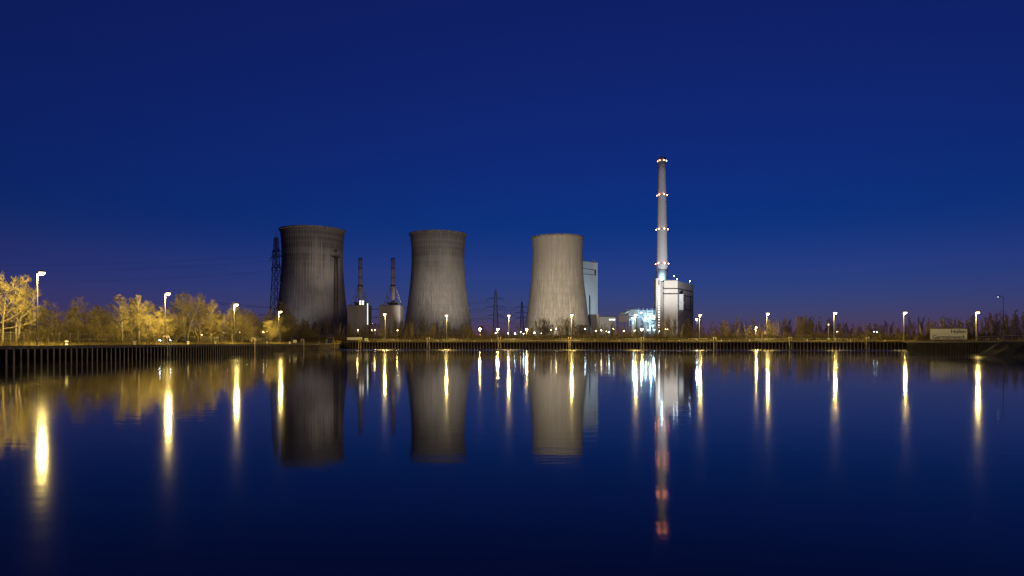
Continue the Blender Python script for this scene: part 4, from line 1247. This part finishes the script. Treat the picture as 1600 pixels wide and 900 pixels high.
for px in [468 + i*4.15 for i in range(276)]:
    px += rnd.uniform(-3,3)
    base = far_wall(max(545,min(px,1415))).y
    d = base + rnd.uniform(24, 95)
    if px < 545: d = rnd.uniform(345, 420)
    if px > 1440: d = base - 25 + rnd.uniform(0, 60)
    ftree(px, d, top_row(px) + rnd.choice((-4,0,1,3,5,8,11)) + rnd.uniform(-2,2), *zone(px))
for px in (1250,1256,1264,1270):
    ftree(px, 318, 490+rnd.uniform(-1,4), 'taller bare tree in the small clump standing out above the open far bank', 'tall clump on the open far bank')

# dense undergrowth on the far bank: nobody could count it
ug = MB(); rnd = random.Random(9)
def twigs(mb, x, y, z0, h, n, spread, r):
    for _ in range(n):
        bx_ = x + rnd.gauss(0, spread); by = y + rnd.gauss(0, spread)
        q = Vector((bx_ + rnd.gauss(0,.3)*h, by + rnd.gauss(0,.3)*h, z0 + h*rnd.uniform(.45,1)))
        mb.tube([(bx_,by,z0-.05),((bx_+q.x)/2+rnd.gauss(0,.08)*h,(by+q.y)/2,(z0+q.z)/2),q], [r,r*.8,r*.4], 3, False)
for i in range(2600):
    px = rnd.uniform(470, 1610); base = far_wall(max(545,min(px,1415))).y
    d = base + rnd.uniform(13, 60)
    if px < 545: d = rnd.uniform(325, 380)
    if px > 1440: d = base - 25 + rnd.uniform(0, 50)
    twigs(ug, (px-800)/FP*d, d, QF, rnd.uniform(1.5,5.6), 14, .9, .045)
tag(ug.build('undergrowth', M['brush']), 'dense brown undergrowth under the thin trees of the far bank', 'undergrowth', kind='stuff')
ug = MB()
for i in range(1300):
    s = rnd.uniform(-20, 235); bk = rnd.uniform(5.5, 20)
    p = L0 + LD*s + INL*bk
    zg = QL if s < 172 else QL + (QF-QL)*min(1,(s-172)/65)
    twigs(ug, p.x, p.y, zg, rnd.uniform(.8,3.2), 16, .7, .022)
tag(ug.build('undergrowth', M['brush']), 'tangled brown brambles under the bare trees of the left bank', 'undergrowth', kind='stuff')
gr = MB()
for i in range(15000):
    s = rnd.uniform(-15, 215); bk = 2.2 + abs(rnd.gauss(0, 3.6))
    p = L0 + LD*s + INL*bk; h = rnd.uniform(.2,.75)*(1.5 if rnd.random() < .1 else 1)
    an = rnd.uniform(0,6.28); wv = Vector((cos(an),sin(an),0))*.035; ln = Vector((rnd.gauss(0,.35),rnd.gauss(0,.35),1))*h
    zg = QL if s < 172 else QL + (QF-QL)*min(1,(s-172)/65)
    b0 = p + Vector((0,0,zg-.03)); gr.face([b0-wv, b0+wv, b0+ln])
for i in range(9000):
    px = rnd.uniform(548,1600); base = far_wall(min(px,1415)).y + rnd.uniform(8.5, 15)
    if px > 1440: base = rnd.uniform(150,250)
    h = rnd.uniform(.3,.9); an = rnd.uniform(0,6.28); wv = Vector((cos(an),sin(an),0))*.06; ln = Vector((rnd.gauss(0,.35),rnd.gauss(0,.35),1))*h
    b0 = Vector(((px-800)/FP*base, base, QF-.03)); gr.face([b0-wv, b0+wv, b0+ln])
tag(gr.build('dry_grass', M['straw']), 'dry winter grass along the edges of the quays', 'grass', kind='stuff')
